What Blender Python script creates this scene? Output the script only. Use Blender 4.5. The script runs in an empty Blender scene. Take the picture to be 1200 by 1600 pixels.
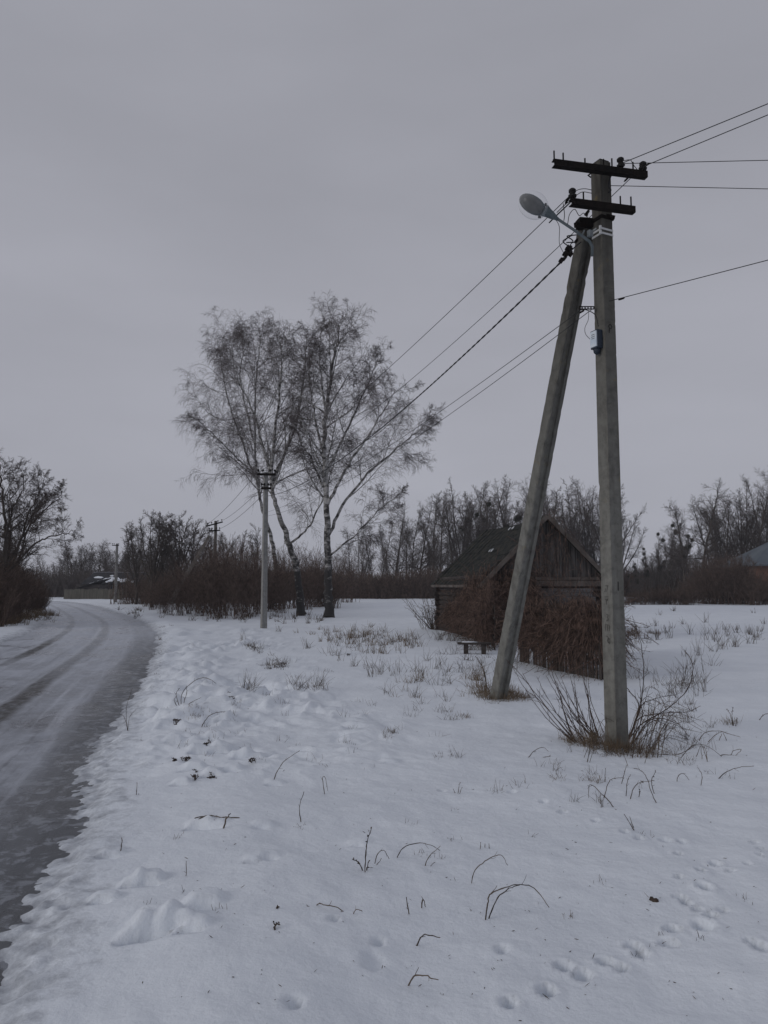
import bpy, math, random
import numpy as np
from mathutils import Vector, Matrix

C = bpy.context.scene.collection
SC = bpy.context.scene
R_ = math.radians

# ------------------------------------------------------------------ camera
CAMH = 1.7
PITCH = R_(5.48)
cam_d = bpy.data.cameras.new('camera')
cam_d.sensor_fit = 'VERTICAL'; cam_d.sensor_height = 36.0; cam_d.lens = 27.0
cam_d.clip_start = 0.05; cam_d.clip_end = 3000
cam = bpy.data.objects.new('camera', cam_d); C.objects.link(cam)
cam.location = (0, 0, CAMH); cam.rotation_euler = (math.pi/2 + PITCH, 0, 0)
SC.camera = cam
SC.render.resolution_x = 768; SC.render.resolution_y = 1024

# ------------------------------------------------------------------ world + sun + exposure
SUN_EL, SUN_AZ = R_(20), R_(243)       # azimuth clockwise from +Y: light comes from behind left
w = bpy.data.worlds.new("World"); SC.world = w; w.use_nodes = True
nt = w.node_tree; nt.nodes.clear()
wo = nt.nodes.new('ShaderNodeOutputWorld'); bg = nt.nodes.new('ShaderNodeBackground')
sky = nt.nodes.new('ShaderNodeTexSky'); sky.sky_type = 'NISHITA'; sky.sun_disc = False
sky.sun_elevation = SUN_EL; sky.sun_rotation = SUN_AZ
hs = nt.nodes.new('ShaderNodeHueSaturation'); hs.inputs['Saturation'].default_value = 0.15
nt.links.new(sky.outputs['Color'], hs.inputs['Color'])
tc = nt.nodes.new('ShaderNodeTexCoord'); sx = nt.nodes.new('ShaderNodeSeparateXYZ')
nt.links.new(tc.outputs['Generated'], sx.inputs[0])
cr = nt.nodes.new('ShaderNodeValToRGB')      # overcast cloud sheet, a little darker overhead
cr.color_ramp.elements[0].position = 0.0; cr.color_ramp.elements[0].color = (.635, .65, .74, 1)
cr.color_ramp.elements[1].position = 1.0; cr.color_ramp.elements[1].color = (.58, .59, .67, 1)
e = cr.color_ramp.elements.new(.35); e.color = (.615, .625, .71, 1)
e = cr.color_ramp.elements.new(.64); e.color = (.55, .56, .635, 1)
e = cr.color_ramp.elements.new(.82); e.color = (.56, .575, .655, 1)
nt.links.new(sx.outputs['Z'], cr.inputs[0])
mp = nt.nodes.new('ShaderNodeMapping'); mp.inputs['Scale'].default_value = (1, 1, 3.2)
nz = nt.nodes.new('ShaderNodeTexNoise'); nz.inputs['Scale'].default_value = 1.6; nz.inputs['Detail'].default_value = 5
nt.links.new(tc.outputs['Generated'], mp.inputs[0]); nt.links.new(mp.outputs[0], nz.inputs['Vector'])
mr = nt.nodes.new('ShaderNodeMapRange'); mr.inputs[1].default_value = .3; mr.inputs[2].default_value = .7
mr.inputs[3].default_value = 9.7; mr.inputs[4].default_value = 11.6
nt.links.new(nz.outputs['Fac'], mr.inputs[0])
vm = nt.nodes.new('ShaderNodeVectorMath'); vm.operation = 'SCALE'
nt.links.new(cr.outputs[0], vm.inputs[0]); nt.links.new(mr.outputs[0], vm.inputs['Scale'])
mx = nt.nodes.new('ShaderNodeMixRGB'); mx.inputs[0].default_value = .95
nt.links.new(hs.outputs[0], mx.inputs[1]); nt.links.new(vm.outputs[0], mx.inputs[2])
nt.links.new(mx.outputs[0], bg.inputs[0]); bg.inputs[1].default_value = 0.1
nt.links.new(bg.outputs[0], wo.inputs[0])
sun_d = bpy.data.lights.new('sun', 'SUN'); sun_d.energy = 1.4; sun_d.angle = R_(24); sun_d.color = (1, .96, .92)
sun = bpy.data.objects.new('sun', sun_d); C.objects.link(sun)
sd = Vector((math.sin(SUN_AZ)*math.cos(SUN_EL), math.cos(SUN_AZ)*math.cos(SUN_EL), math.sin(SUN_EL)))
sun.rotation_euler = (-sd).to_track_quat('-Z', 'Y').to_euler()
SC.view_settings.view_transform = 'Standard'; SC.view_settings.look = 'None'
SC.view_settings.exposure = -0.88; SC.view_settings.gamma = 1
SC.cycles.max_bounces = 5; SC.cycles.transparent_max_bounces = 12

# ------------------------------------------------------------------ helpers
cp, sp = math.cos(PITCH), math.sin(PITCH)
def ray(px, py):
    u = (px-600)/1200; v = (800-py)/1200
    return np.array((u, cp - sp*v, sp + cp*v))
def G(px, py, z=0.0):
    d = ray(px, py); t = (z-CAMH)/d[2]; return np.array((d[0]*t, d[1]*t, z))
def A(px, py, Y):
    d = ray(px, py); t = Y/d[1]; return np.array((d[0]*t, Y, CAMH + d[2]*t))

def _hash(ix, iy, s):
    n = (ix.astype(np.int64)*374761393 + iy.astype(np.int64)*668265263 + s*974634777) & 0x7fffffff
    n = ((n ^ (n >> 13))*1274126177) & 0x7fffffff
    n = n ^ (n >> 16)
    return (n & 0xffffff)/float(0xffffff)
def vnoise(x, y, s=0):
    x = np.asarray(x, float); y = np.asarray(y, float)
    ix = np.floor(x); iy = np.floor(y); fx = x-ix; fy = y-iy
    fx = fx*fx*(3-2*fx); fy = fy*fy*(3-2*fy)
    a = _hash(ix, iy, s); b = _hash(ix+1, iy, s); c = _hash(ix, iy+1, s); d = _hash(ix+1, iy+1, s)
    return (a*(1-fx)+b*fx)*(1-fy)+(c*(1-fx)+d*fx)*fy*1.0 - 0.5
def fbm(x, y, o=4, s=0):
    r = 0; a = 1
    for k in range(o):
        r = r + a*vnoise(x*2**k+17.3*k, y*2**k-9.1*k, s+k); a *= .5
    return r
def sstep(t): t = np.clip(t, 0, 1); return t*t*(3-2*t)

def norm(a): return a/np.maximum(np.linalg.norm(a, axis=-1, keepdims=True), 1e-9)
def tube_arr(P, R, s):
    P = np.asarray(P, float); R = np.asarray(R, float)
    N, M, _ = P.shape
    T = np.empty_like(P); T[:, 1:-1] = P[:, 2:]-P[:, :-2]; T[:, 0] = P[:, 1]-P[:, 0]; T[:, -1] = P[:, -1]-P[:, -2]
    T = norm(T)
    m = norm(P[:, -1]-P[:, 0])
    ref = np.where(np.abs(m[:, 2:3]) > .8, np.array([[1., 0.13, 0]]), np.array([[0, 0.11, 1.]]))[:, None, :]
    U = norm(np.cross(T, np.broadcast_to(ref, T.shape))); V = np.cross(T, U)
    a = np.arange(s)*2*math.pi/s
    V_ = P[:, :, None, :] + R[:, :, None, None]*(np.cos(a)[None, None, :, None]*U[:, :, None, :] + np.sin(a)[None, None, :, None]*V[:, :, None, :])
    verts = V_.reshape(-1, 3)
    base = (np.arange(N)*M*s)[:, None, None] + (np.arange(M-1)*s)[None, :, None]
    k = np.arange(s)[None, None, :]; k2 = (k+1) % s
    q = np.stack([base+k, base+k2, base+k2+s, base+k+s], -1).reshape(-1, 4)
    return verts, q

class Acc:
    def __init__(s): s.v = []; s.q = []; s.n = 0
    def add(s, v, q): s.v.append(v); s.q.append(q+s.n); s.n += len(v)
    def tubes(s, P, R, sides): s.add(*tube_arr(P, R, sides))
    def tube(s, pts, r, sides=6):
        pts = np.asarray(pts, float)
        r = np.full(len(pts), r) if np.isscalar(r) else np.asarray(r, float)
        s.add(*tube_arr(pts[None], r[None], sides))
    def mesh(s, name, m, smooth=True, off=None):
        v = np.concatenate(s.v); q = np.concatenate(s.q)
        if off is not None: v = v - np.asarray(off)
        return qmesh(name, v, q, m, smooth)

def qmesh(name, v, q, m, smooth=True):
    me = bpy.data.meshes.new(name)
    me.vertices.add(len(v)); me.vertices.foreach_set('co', np.ascontiguousarray(v, dtype=np.float32).ravel())
    me.loops.add(q.size); me.loops.foreach_set('vertex_index', np.ascontiguousarray(q, dtype=np.int32).ravel())
    me.polygons.add(len(q)); me.polygons.foreach_set('loop_start', np.arange(0, q.size, 4, dtype=np.int32))
    if smooth: me.polygons.foreach_set('use_smooth', np.ones(len(q), dtype=bool))
    me.update(calc_edges=True)
    if m: me.materials.append(m)
    return me

class MB:
    """collects solid shapes in world coordinates"""
    def __init__(s): s.v = []; s.f = []
    def poly(s, vs, fs):
        n = len(s.v); s.v += [tuple(map(float, p)) for p in vs]; s.f += [[n+i for i in f] for f in fs]
    def box(s, c, size, rz=0, M=None):
        hx, hy, hz = size[0]/2, size[1]/2, size[2]/2
        m = M if M is not None else Matrix.Rotation(rz, 3, 'Z')
        vs = []
        for z in (-hz, hz):
            for x, y in ((-hx, -hy), (hx, -hy), (hx, hy), (-hx, hy)):
                vs.append(Vector(c) + m @ Vector((x, y, z)))
        s.poly(vs, [(0, 3, 2, 1), (4, 5, 6, 7), (0, 1, 5, 4), (1, 2, 6, 5), (2, 3, 7, 6), (3, 0, 4, 7)])
    def beam(s, a, b, w, h, up=(0, 0, 1)):
        a = Vector(a); b = Vector(b); d = (b-a); L = d.length; d.normalize()
        u = Vector(up); sdv = d.cross(u); sdv.normalize(); u = sdv.cross(d)
        M = Matrix((d, sdv, u)).transposed()
        s.box((a+b)/2, (L, w, h), M=M)
    def loft(s, rings, cap=True):
        n = len(s.v); k = len(rings[0])
        for r in rings: s.v += [tuple(map(float, p)) for p in r]
        for i in range(len(rings)-1):
            for j in range(k):
                a = n+i*k+j; b = n+i*k+(j+1) % k; s.f.append([a, b, b+k, a+k])
        if cap: s.f.append([n+j for j in range(k)][::-1]); s.f.append([n+(len(rings)-1)*k+j for j in range(k)])
    def tube(s, pts, r, sides=8):
        pts = np.asarray(pts, float); r = np.full(len(pts), r) if np.isscalar(r) else np.asarray(r, float)
        v, q = tube_arr(pts[None], r[None], sides)
        s.loft([v[i*sides:(i+1)*sides] for i in range(len(pts))])
    def lathe(s, c, axis, prof, sides=14, U=None, sq=(1, 1)):
        ax = Vector(axis).normalized(); u = Vector(U) if U is not None else ax.orthogonal()
        u = (u - ax*u.dot(ax)).normalized(); v = ax.cross(u); c = Vector(c)
        s.loft([[c+ax*h+(u*math.cos(2*math.pi*k/sides)*sq[0]+v*math.sin(2*math.pi*k/sides)*sq[1])*r for k in range(sides)] for h, r in prof])
    def obj(s, name, m, parent=None, O=(0, 0, 0), smooth=False):
        me = bpy.data.meshes.new(name)
        me.from_pydata([(x-O[0], y-O[1], z-O[2]) for x, y, z in s.v], [], s.f); me.update()
        if smooth:
            for p in me.polygons: p.use_smooth = True
        me.materials.append(m)
        return link(name, me, parent, None if parent else O)

def link(name, me, parent=None, loc=None):
    o = bpy.data.objects.new(name, me); C.objects.link(o)
    if parent is not None: o.parent = parent
    if loc is not None: o.location = loc
    return o
def tag(o, label=None, cat=None, group=None, kind=None):
    if label: o['label'] = label
    if cat: o['category'] = cat
    if group: o['group'] = group
    if kind: o['kind'] = kind
    return o
def empty(name, loc, label, cat, group=None):
    o = bpy.data.objects.new(name, None); C.objects.link(o); o.location = loc; o.empty_display_size = .2
    return tag(o, label, cat, group)
def copy_tree(root, loc, rz=0, sc=(1, 1, 1), label=None, group=None, cat=None):
    r = root.copy(); C.objects.link(r); r.location = loc; r.rotation_euler = (0, 0, rz); r.scale = sc
    tag(r, label, cat, group)
    for ch in root.children:
        c = ch.copy(); C.objects.link(c); c.parent = r
        for g in ch.children:
            d = g.copy(); C.objects.link(d); d.parent = c
    return r

# ------------------------------------------------------------------ materials
def mat(name, col, rough=.85, col2=None, scale=4.0, stretch=(1, 1, 1), bump=0.0, bscale=30.0, spec=.3, detail=6, lo=.35, hi=.65, metal=0, coord='Object', dist=.02):
    m = bpy.data.materials.new(name); m.use_nodes = True; t = m.node_tree; b = t.nodes['Principled BSDF']
    b.inputs['Roughness'].default_value = rough; b.inputs['Specular IOR Level'].default_value = spec
    b.inputs['Base Color'].default_value = (*col, 1); b.inputs['Metallic'].default_value = metal
    c = t.nodes.new('ShaderNodeTexCoord'); mpn = t.nodes.new('ShaderNodeMapping'); mpn.inputs['Scale'].default_value = stretch
    t.links.new(c.outputs[coord], mpn.inputs[0])
    if col2 is not None:
        n = t.nodes.new('ShaderNodeTexNoise'); n.inputs['Scale'].default_value = scale; n.inputs['Detail'].default_value = detail
        t.links.new(mpn.outputs[0], n.inputs['Vector'])
        r = t.nodes.new('ShaderNodeValToRGB'); r.color_ramp.elements[0].position = lo; r.color_ramp.elements[1].position = hi
        r.color_ramp.elements[0].color = (*col, 1); r.color_ramp.elements[1].color = (*col2, 1)
        t.links.new(n.outputs['Fac'], r.inputs[0]); t.links.new(r.outputs[0], b.inputs['Base Color'])
        m['ramp'] = r.name
    if bump:
        n2 = t.nodes.new('ShaderNodeTexNoise'); n2.inputs['Scale'].default_value = bscale; n2.inputs['Detail'].default_value = 8
        t.links.new(mpn.outputs[0], n2.inputs['Vector'])
        bp = t.nodes.new('ShaderNodeBump'); bp.inputs['Strength'].default_value = bump; bp.inputs['Distance'].default_value = dist
        t.links.new(n2.outputs['Fac'], bp.inputs['Height']); t.links.new(bp.outputs[0], b.inputs['Normal'])
    return m
def N(t, typ, **kw):
    n = t.nodes.new(typ)
    for k, v in kw.items():
        if k in n.inputs: n.inputs[k].default_value = v
        else: setattr(n, k, v)
    return n
def ramp(t, src, stops):
    r = t.nodes.new('ShaderNodeValToRGB'); el = r.color_ramp.elements
    el[0].position = stops[0][0]; el[0].color = (*stops[0][1], 1); el[1].position = stops[-1][0]; el[1].color = (*stops[-1][1], 1)
    for p, c in stops[1:-1]: e = el.new(p); e.color = (*c, 1)
    t.links.new(src, r.inputs[0]); return r
def mixc(t, f, a, b, mode='MIX'):
    m = t.nodes.new('ShaderNodeMixRGB'); m.blend_type = mode
    for i, s in enumerate((f, a, b)):
        if hasattr(s, 'links') or hasattr(s, 'is_output'): t.links.new(s, m.inputs[i])
        elif i == 0: m.inputs[0].default_value = s
        else: m.inputs[i].default_value = (*s, 1)
    return m.outputs[0]

# snow
m_snow = bpy.data.materials.new('snow'); m_snow.use_nodes = True; t = m_snow.node_tree; b = t.nodes['Principled BSDF']
c = N(t, 'ShaderNodeTexCoord')
n1 = N(t, 'ShaderNodeTexNoise', Scale=.9, Detail=8.0, Roughness=.65); t.links.new(c.outputs['Object'], n1.inputs['Vector'])
r1 = ramp(t, n1.outputs['Fac'], [(.3, (.69, .735, .795)), (.7, (.80, .845, .90))])
n2 = N(t, 'ShaderNodeTexNoise', Scale=45.0, Detail=4.0, Roughness=.7); t.links.new(c.outputs['Object'], n2.inputs['Vector'])
r2 = ramp(t, n2.outputs['Fac'], [(.25, (.84, .84, .83)), (.42, (1, 1, 1))])
base_ = mixc(t, 1.0, r1.outputs[0], r2.outputs[0], 'MULTIPLY')
av = N(t, 'ShaderNodeAttribute', attribute_name='verge')          # wet slush where the snow sheet thins out at the lane
ns = N(t, 'ShaderNodeTexNoise', Scale=7.0, Detail=10.0, Roughness=.72); t.links.new(c.outputs['Object'], ns.inputs['Vector'])
sm1 = N(t, 'ShaderNodeMath', operation='MULTIPLY_ADD'); sm1.inputs[1].default_value = 1.6; t.links.new(ns.outputs['Fac'], sm1.inputs[0]); t.links.new(av.outputs['Fac'], sm1.inputs[2])
sm0 = N(t, 'ShaderNodeMapRange'); sm0.inputs[1].default_value = 1.02; sm0.inputs[2].default_value = 1.62; sm0.inputs[3].default_value = .9; sm0.inputs[4].default_value = 0
t.links.new(sm1.outputs[0], sm0.inputs[0])
t.links.new(mixc(t, sm0.outputs[0], base_, (.20, .215, .245)), b.inputs['Base Color'])
b.inputs['Roughness'].default_value = .55; b.inputs['Specular IOR Level'].default_value = .35
n3 = N(t, 'ShaderNodeTexNoise', Scale=14.0, Detail=10.0, Roughness=.62); t.links.new(c.outputs['Object'], n3.inputs['Vector'])
bp = N(t, 'ShaderNodeBump', Strength=.36, Distance=.05); t.links.new(n3.outputs['Fac'], bp.inputs['Height'])
n4 = N(t, 'ShaderNodeTexNoise', Scale=160.0, Detail=3.0); t.links.new(c.outputs['Object'], n4.inputs['Vector'])
bp2 = N(t, 'ShaderNodeBump', Strength=.25, Distance=.004); t.links.new(n4.outputs['Fac'], bp2.inputs['Height'])
t.links.new(bp.outputs[0], bp2.inputs['Normal']); t.links.new(bp2.outputs[0], b.inputs['Normal'])

# icy road: u across, v along, in metres
m_road = bpy.data.materials.new('road_ice'); m_road.use_nodes = True; t = m_road.node_tree; b = t.nodes['Principled BSDF']
uv = N(t, 'ShaderNodeUVMap', uv_map='UVMap')
sep = N(t, 'ShaderNodeSeparateXYZ'); t.links.new(uv.outputs[0], sep.inputs[0])
def rnoise(su, sv, **k):
    m_ = N(t, 'ShaderNodeMapping'); m_.inputs['Scale'].default_value = (su, sv, 1); t.links.new(uv.outputs[0], m_.inputs[0])
    n_ = N(t, 'ShaderNodeTexNoise', **k); t.links.new(m_.outputs[0], n_.inputs['Vector']); return n_.outputs['Fac']
def gray(*st): return [(p, (v_, v_, v_)) for p, v_ in st]
cloud = rnoise(.9, .6, Scale=1.0, Detail=10.0, Roughness=.62, Distortion=.8)
streak = rnoise(5.5, .22, Scale=1.0, Detail=8.0, Roughness=.6, Distortion=.3)
flake = rnoise(2.2, 2.0, Scale=2.6, Detail=12.0, Roughness=.72, Distortion=.5)
grit = rnoise(1, 1, Scale=38.0, Detail=8.0, Roughness=.8)
col = ramp(t, cloud, [(.32, (.15, .158, .178)), (.5, (.28, .297, .335)), (.66, (.44, .465, .52))]).outputs[0]
col = mixc(t, ramp(t, streak, gray((.50, 0), (.66, .75))).outputs[0], col, (.44, .465, .52))
col = mixc(t, ramp(t, streak, gray((.30, .55), (.42, 0))).outputs[0], col, (.06, .062, .068))
col = mixc(t, ramp(t, flake, gray((.50, 0), (.64, .5))).outputs[0], col, (.46, .49, .55))
wob = N(t, 'ShaderNodeMath', operation='MULTIPLY_ADD'); wob.inputs[1].default_value = .6; t.links.new(flake, wob.inputs[0]); t.links.new(sep.outputs[0], wob.inputs[2])
mrn = N(t, 'ShaderNodeMapRange'); mrn.inputs[1].default_value = -2.2+.3; mrn.inputs[2].default_value = 2.6+.3
t.links.new(wob.outputs[0], mrn.inputs[0])
wob2 = N(t, 'ShaderNodeMath', operation='MULTIPLY_ADD'); wob2.inputs[1].default_value = .3; t.links.new(cloud, wob2.inputs[0]); t.links.new(sep.outputs[0], wob2.inputs[2])
mr2 = N(t, 'ShaderNodeMapRange'); mr2.inputs[1].default_value = -2.2+.15; mr2.inputs[2].default_value = 2.6+.15
t.links.new(wob2.outputs[0], mr2.inputs[0])
def pu(u): return (u+2.2)/4.8
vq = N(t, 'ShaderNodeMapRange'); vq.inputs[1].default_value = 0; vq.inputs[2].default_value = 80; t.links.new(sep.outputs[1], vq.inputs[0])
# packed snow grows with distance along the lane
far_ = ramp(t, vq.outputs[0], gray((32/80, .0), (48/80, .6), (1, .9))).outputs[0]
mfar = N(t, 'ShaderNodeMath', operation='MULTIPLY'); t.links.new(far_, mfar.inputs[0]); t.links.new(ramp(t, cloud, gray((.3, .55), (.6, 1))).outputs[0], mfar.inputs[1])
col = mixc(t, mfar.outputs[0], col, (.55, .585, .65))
# wheel ruts, deepest where the ice has worn through
rutR = ramp(t, mr2.outputs[0], gray((pu(.22), 0), (pu(.36), 1), (pu(.54), 1), (pu(.68), 0))).outputs[0]
rutL = ramp(t, mr2.outputs[0], gray((pu(-1.15), 0), (pu(-1.02), 1), (pu(-.86), 1), (pu(-.74), 0))).outputs[0]
vR = ramp(t, vq.outputs[0], gray((24/80, .35), (27.5/80, 1), (33/80, 1), (35/80, .55), (60/80, .3))).outputs[0]
vL = ramp(t, vq.outputs[0], gray((37/80, .3), (40/80, 1), (43/80, 1), (46/80, .5), (62/80, .3))).outputs[0]
for a_, b__ in ((rutR, vR), (rutL, vL)):
    mm = N(t, 'ShaderNodeMath', operation='MULTIPLY'); t.links.new(a_, mm.inputs[0]); t.links.new(b__, mm.inputs[1])
    m2 = N(t, 'ShaderNodeMath', operation='MULTIPLY'); t.links.new(mm.outputs[0], m2.inputs[0]); t.links.new(ramp(t, flake, gray((.45, 1), (.62, .6))).outputs[0], m2.inputs[1])
    col = mixc(t, m2.outputs[0], col, mixc(t, ramp(t, grit, gray((.4, 0), (.6, 1))).outputs[0], (.018, .017, .016), (.06, .055, .05)))
# wet dark margin on the right with thin white flakes
edge = ramp(t, mrn.outputs[0], gray((pu(1.42), 0), (pu(1.62), .75), (pu(2.1), .85))).outputs[0]
ek = ramp(t, vq.outputs[0], gray((36/80, 1), (48/80, .25))).outputs[0]
mm = N(t, 'ShaderNodeMath', operation='MULTIPLY'); t.links.new(edge, mm.inputs[0]); t.links.new(ek, mm.inputs[1])
wet = mixc(t, ramp(t, flake, gray((.50, 0), (.58, .6))).outputs[0], (.062, .065, .069), (.30, .32, .36))
col = mixc(t, mm.outputs[0], col, wet)
col = mixc(t, ramp(t, grit, gray((.28, .5), (.40, 0))).outputs[0], col, (.04, .038, .036))
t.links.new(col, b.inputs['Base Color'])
rr = ramp(t, cloud, gray((.35, .22), (.65, .6))).outputs[0]; t.links.new(rr, b.inputs['Roughness'])
b.inputs['Specular IOR Level'].default_value = .22
bp = N(t, 'ShaderNodeBump', Strength=.6, Distance=.03); t.links.new(flake, bp.inputs['Height'])
bp2 = N(t, 'ShaderNodeBump', Strength=.5, Distance=.006); t.links.new(grit, bp2.inputs['Height'])
t.links.new(bp.outputs[0], bp2.inputs['Normal']); t.links.new(bp2.outputs[0], b.inputs['Normal'])

def concrete(name, base, dark, stain_from, stain_to, lichen=True):
    m = bpy.data.materials.new(name); m.use_nodes = True; t = m.node_tree; b = t.nodes['Principled BSDF']
    c = N(t, 'ShaderNodeTexCoord')
    n = N(t, 'ShaderNodeTexNoise', Scale=9.0, Detail=10.0, Roughness=.7); t.links.new(c.outputs['Object'], n.inputs['Vector'])
    r = ramp(t, n.outputs['Fac'], [(.3, dark), (.5, base), (.72, tuple(min(1, x*1.25) for x in base))])
    mpn = N(t, 'ShaderNodeMapping'); mpn.inputs['Scale'].default_value = (14, 14, .9); t.links.new(c.outputs['Object'], mpn.inputs[0])
    n2 = N(t, 'ShaderNodeTexNoise', Scale=1.0, Detail=6.0); t.links.new(mpn.outputs[0], n2.inputs['Vector'])
    r2 = ramp(t, n2.outputs['Fac'], [(.35, (.84, .83, .81)), (.6, (1.04, 1.04, 1.03))])
    col = mixc(t, 1.0, r.outputs[0], r2.outputs[0], 'MULTIPLY')
    s = N(t, 'ShaderNodeSeparateXYZ'); t.links.new(c.outputs['Object'], s.inputs[0])
    mz = N(t, 'ShaderNodeMapRange'); mz.inputs[1].default_value = stain_from; mz.inputs[2].default_value = stain_to
    t.links.new(s.outputs['Z'], mz.inputs[0])
    ad = N(t, 'ShaderNodeMath', operation='MULTIPLY'); t.links.new(mz.outputs[0], ad.inputs[0]); t.links.new(n2.outputs['Fac'], ad.inputs[1])
    ad2 = N(t, 'ShaderNodeMath', operation='MULTIPLY'); ad2.inputs[1].default_value = 1.5; ad2.use_clamp = True; t.links.new(ad.outputs[0], ad2.inputs[0])
    col = mixc(t, ad2.outputs[0], col, (.05, .045, .038))
    if lichen:
        n3 = N(t, 'ShaderNodeTexNoise', Scale=3.0, Detail=8.0, Roughness=.7); t.links.new(c.outputs['Object'], n3.inputs['Vector'])
        r3 = ramp(t, n3.outputs['Fac'], [(.60, (0, 0, 0)), (.72, (.6, .6, .6))])
        col = mixc(t, r3.outputs[0], col, (.17, .13, .05))
    n5 = N(t, 'ShaderNodeTexVoronoi', Scale=38.0); t.links.new(c.outputs['Object'], n5.inputs['Vector'])
    r5 = ramp(t, n5.outputs['Distance'], [(.05, (.45, .43, .4)), (.16, (1, 1, 1))])
    col = mixc(t, .5, col, mixc(t, 1.0, col, r5.outputs[0], 'MULTIPLY'))
    t.links.new(col, b.inputs['Base Color']); b.inputs['Roughness'].default_value = .93; b.inputs['Specular IOR Level'].default_value = .2
    n4 = N(t, 'ShaderNodeTexNoise', Scale=60.0, Detail=8.0, Roughness=.7); t.links.new(c.outputs['Object'], n4.inputs['Vector'])
    bp = N(t, 'ShaderNodeBump', Strength=.6, Distance=.01); t.links.new(n4.outputs['Fac'], bp.inputs['Height']); t.links.new(bp.outputs[0], b.inputs['Normal'])
    return m
m_conc = concrete('concrete', (.172, .170, .156), (.108, .106, .098), 2.6, 5.8)
m_conc2 = concrete('concrete_far', (.235, .235, .23), (.17, .17, .165), 6.5, 9, False)

def birch_bark():
    m = bpy.data.materials.new('birch_bark'); m.use_nodes = True; t = m.node_tree; b = t.nodes['Principled BSDF']
    c = N(t, 'ShaderNodeTexCoord'); mpn = N(t, 'ShaderNodeMapping'); mpn.inputs['Scale'].default_value = (2.2, 2.2, 4.5); t.links.new(c.outputs['Object'], mpn.inputs[0])
    n = N(t, 'ShaderNodeTexNoise', Scale=1.3, Detail=7.0, Roughness=.65); t.links.new(mpn.outputs[0], n.inputs['Vector'])
    s = N(t, 'ShaderNodeSeparateXYZ'); t.links.new(c.outputs['Object'], s.inputs[0])
    mz = N(t, 'ShaderNodeMapRange'); mz.inputs[1].default_value = .2; mz.inputs[2].default_value = 6.0; mz.inputs[3].default_value = -.15; mz.inputs[4].default_value = .04
    t.links.new(s.outputs['Z'], mz.inputs[0])
    ad = N(t, 'ShaderNodeMath', operation='ADD'); t.links.new(n.outputs['Fac'], ad.inputs[0]); t.links.new(mz.outputs[0], ad.inputs[1])
    r = ramp(t, ad.outputs[0], [(.43, (.022, .020, .020)), (.50, (.13, .125, .12)), (.59, (.33, .325, .32))])
    t.links.new(r.outputs[0], b.inputs['Base Color']); b.inputs['Roughness'].default_value = .8
    return m
m_birch = birch_bark()
m_btwig = mat('birch_twigs', (.065, .054, .055), .9, (.13, .112, .11), 3.0)
m_bark = mat('dark_bark', (.045, .038, .034), .95, (.085, .072, .062), 3, bump=.4)
m_twig = mat('dark_twigs', (.05, .039, .036), .95, (.085, .066, .058), .6)
m_twig_far = mat('far_twigs', (.06, .051, .049), .95, (.12, .103, .096), 1.5)
m_ashtree = mat('grey_bark', (.12, .11, .10), .95, (.2, .19, .175), 2)
m_mistle = mat('mistletoe_green', (.02, .022, .012), .95, (.035, .038, .02), 2)
m_shrub = mat('shrub_stems', (.056, .040, .034), .95, (.19, .138, .114), 4, lo=.4, hi=.68)
m_shrub2 = mat('brown_brush', (.058, .040, .033), .95, (.165, .118, .095), 3, lo=.4, hi=.68)
m_vine = mat('dead_vine', (.037, .026, .022), .95, (.22, .145, .115), 7, lo=.38, hi=.7)
m_grass = mat('dry_grass', (.10, .072, .048), .95, (.24, .18, .12), 5)
m_weed = mat('weed_stems', (.035, .028, .025), .95, (.15, .115, .085), 6)
m_shoot = mat('shoots', (.045, .030, .026), .8, (.085, .058, .046), 3)
m_leaf = mat('dead_leaf', (.04, .03, .025), .9, (.07, .05, .04), 9)
m_iron = mat('tarred_steel', (.007, .0065, .0065), .9, (.014, .011, .010), 14, bump=.3, spec=.1)
m_wire = mat('wire', (.012, .012, .013), .6)
m_galv = mat('galvanised_steel', (.15, .17, .18), .55, (.22, .24, .25), 12, metal=.4)
m_lamp = mat('lamp_paint', (.075, .095, .105), .6, (.11, .13, .14), 10)
m_refl = mat('reflector', (.06, .06, .06), .7, (.12, .12, .118), 9)
m_band = mat('aluminium_band', (.5, .5, .49), .5, (.6, .6, .6), 20)
m_boxw = mat('box_plastic', (.50, .58, .66), .5, (.62, .68, .72), 12)
m_boxd = mat('box_dark', (.02, .03, .045), .6)
m_ceram = mat('porcelain_brown', (.012, .011, .011), .6, spec=.15)
m_logs = mat('weathered_logs', (.022, .018, .017), .95, (.070, .060, .056), 2.0, (1.2, 1.2, 9), bump=.6, bscale=14)
m_plank = mat('grey_planks', (.03, .028, .027), .95, (.12, .113, .11), 2.5, (6, 6, .5), bump=.5, bscale=12)
m_plank2 = mat('pale_planks', (.07, .068, .07), .95, (.13, .128, .132), 2.0, (1, 1, 8), bump=.5, bscale=12)
m_roof = mat('mossy_roof', (.009, .011, .011), .95, (.036, .034, .026), 5, (1, 1, 1), bump=1, bscale=12, lo=.42, hi=.66, dist=.05)
m_rake = mat('roof_board', (.075, .062, .055), .95, (.13, .115, .105), 3, bump=.4)
m_pick = mat('fence_pickets', (.04, .033, .03), .95, (.09, .078, .07), 3, (5, 5, .8), bump=.4)
m_snowp = mat('snow_patch', (.66, .70, .76), .8, (.75, .78, .82), 3)
m_paint = mat('black_paint', (.035, .033, .03), .9)
m_mark = mat('scratched_mark', (.05, .047, .043), .9, (.09, .085, .08), 30)
m_fence = mat('board_fence', (.055, .052, .045), .95, (.105, .10, .085), 2, (3, 3, .4))
m_hroof = mat('house_roof_dark', (.02, .021, .024), .9, (.04, .04, .045), .8)
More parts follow.
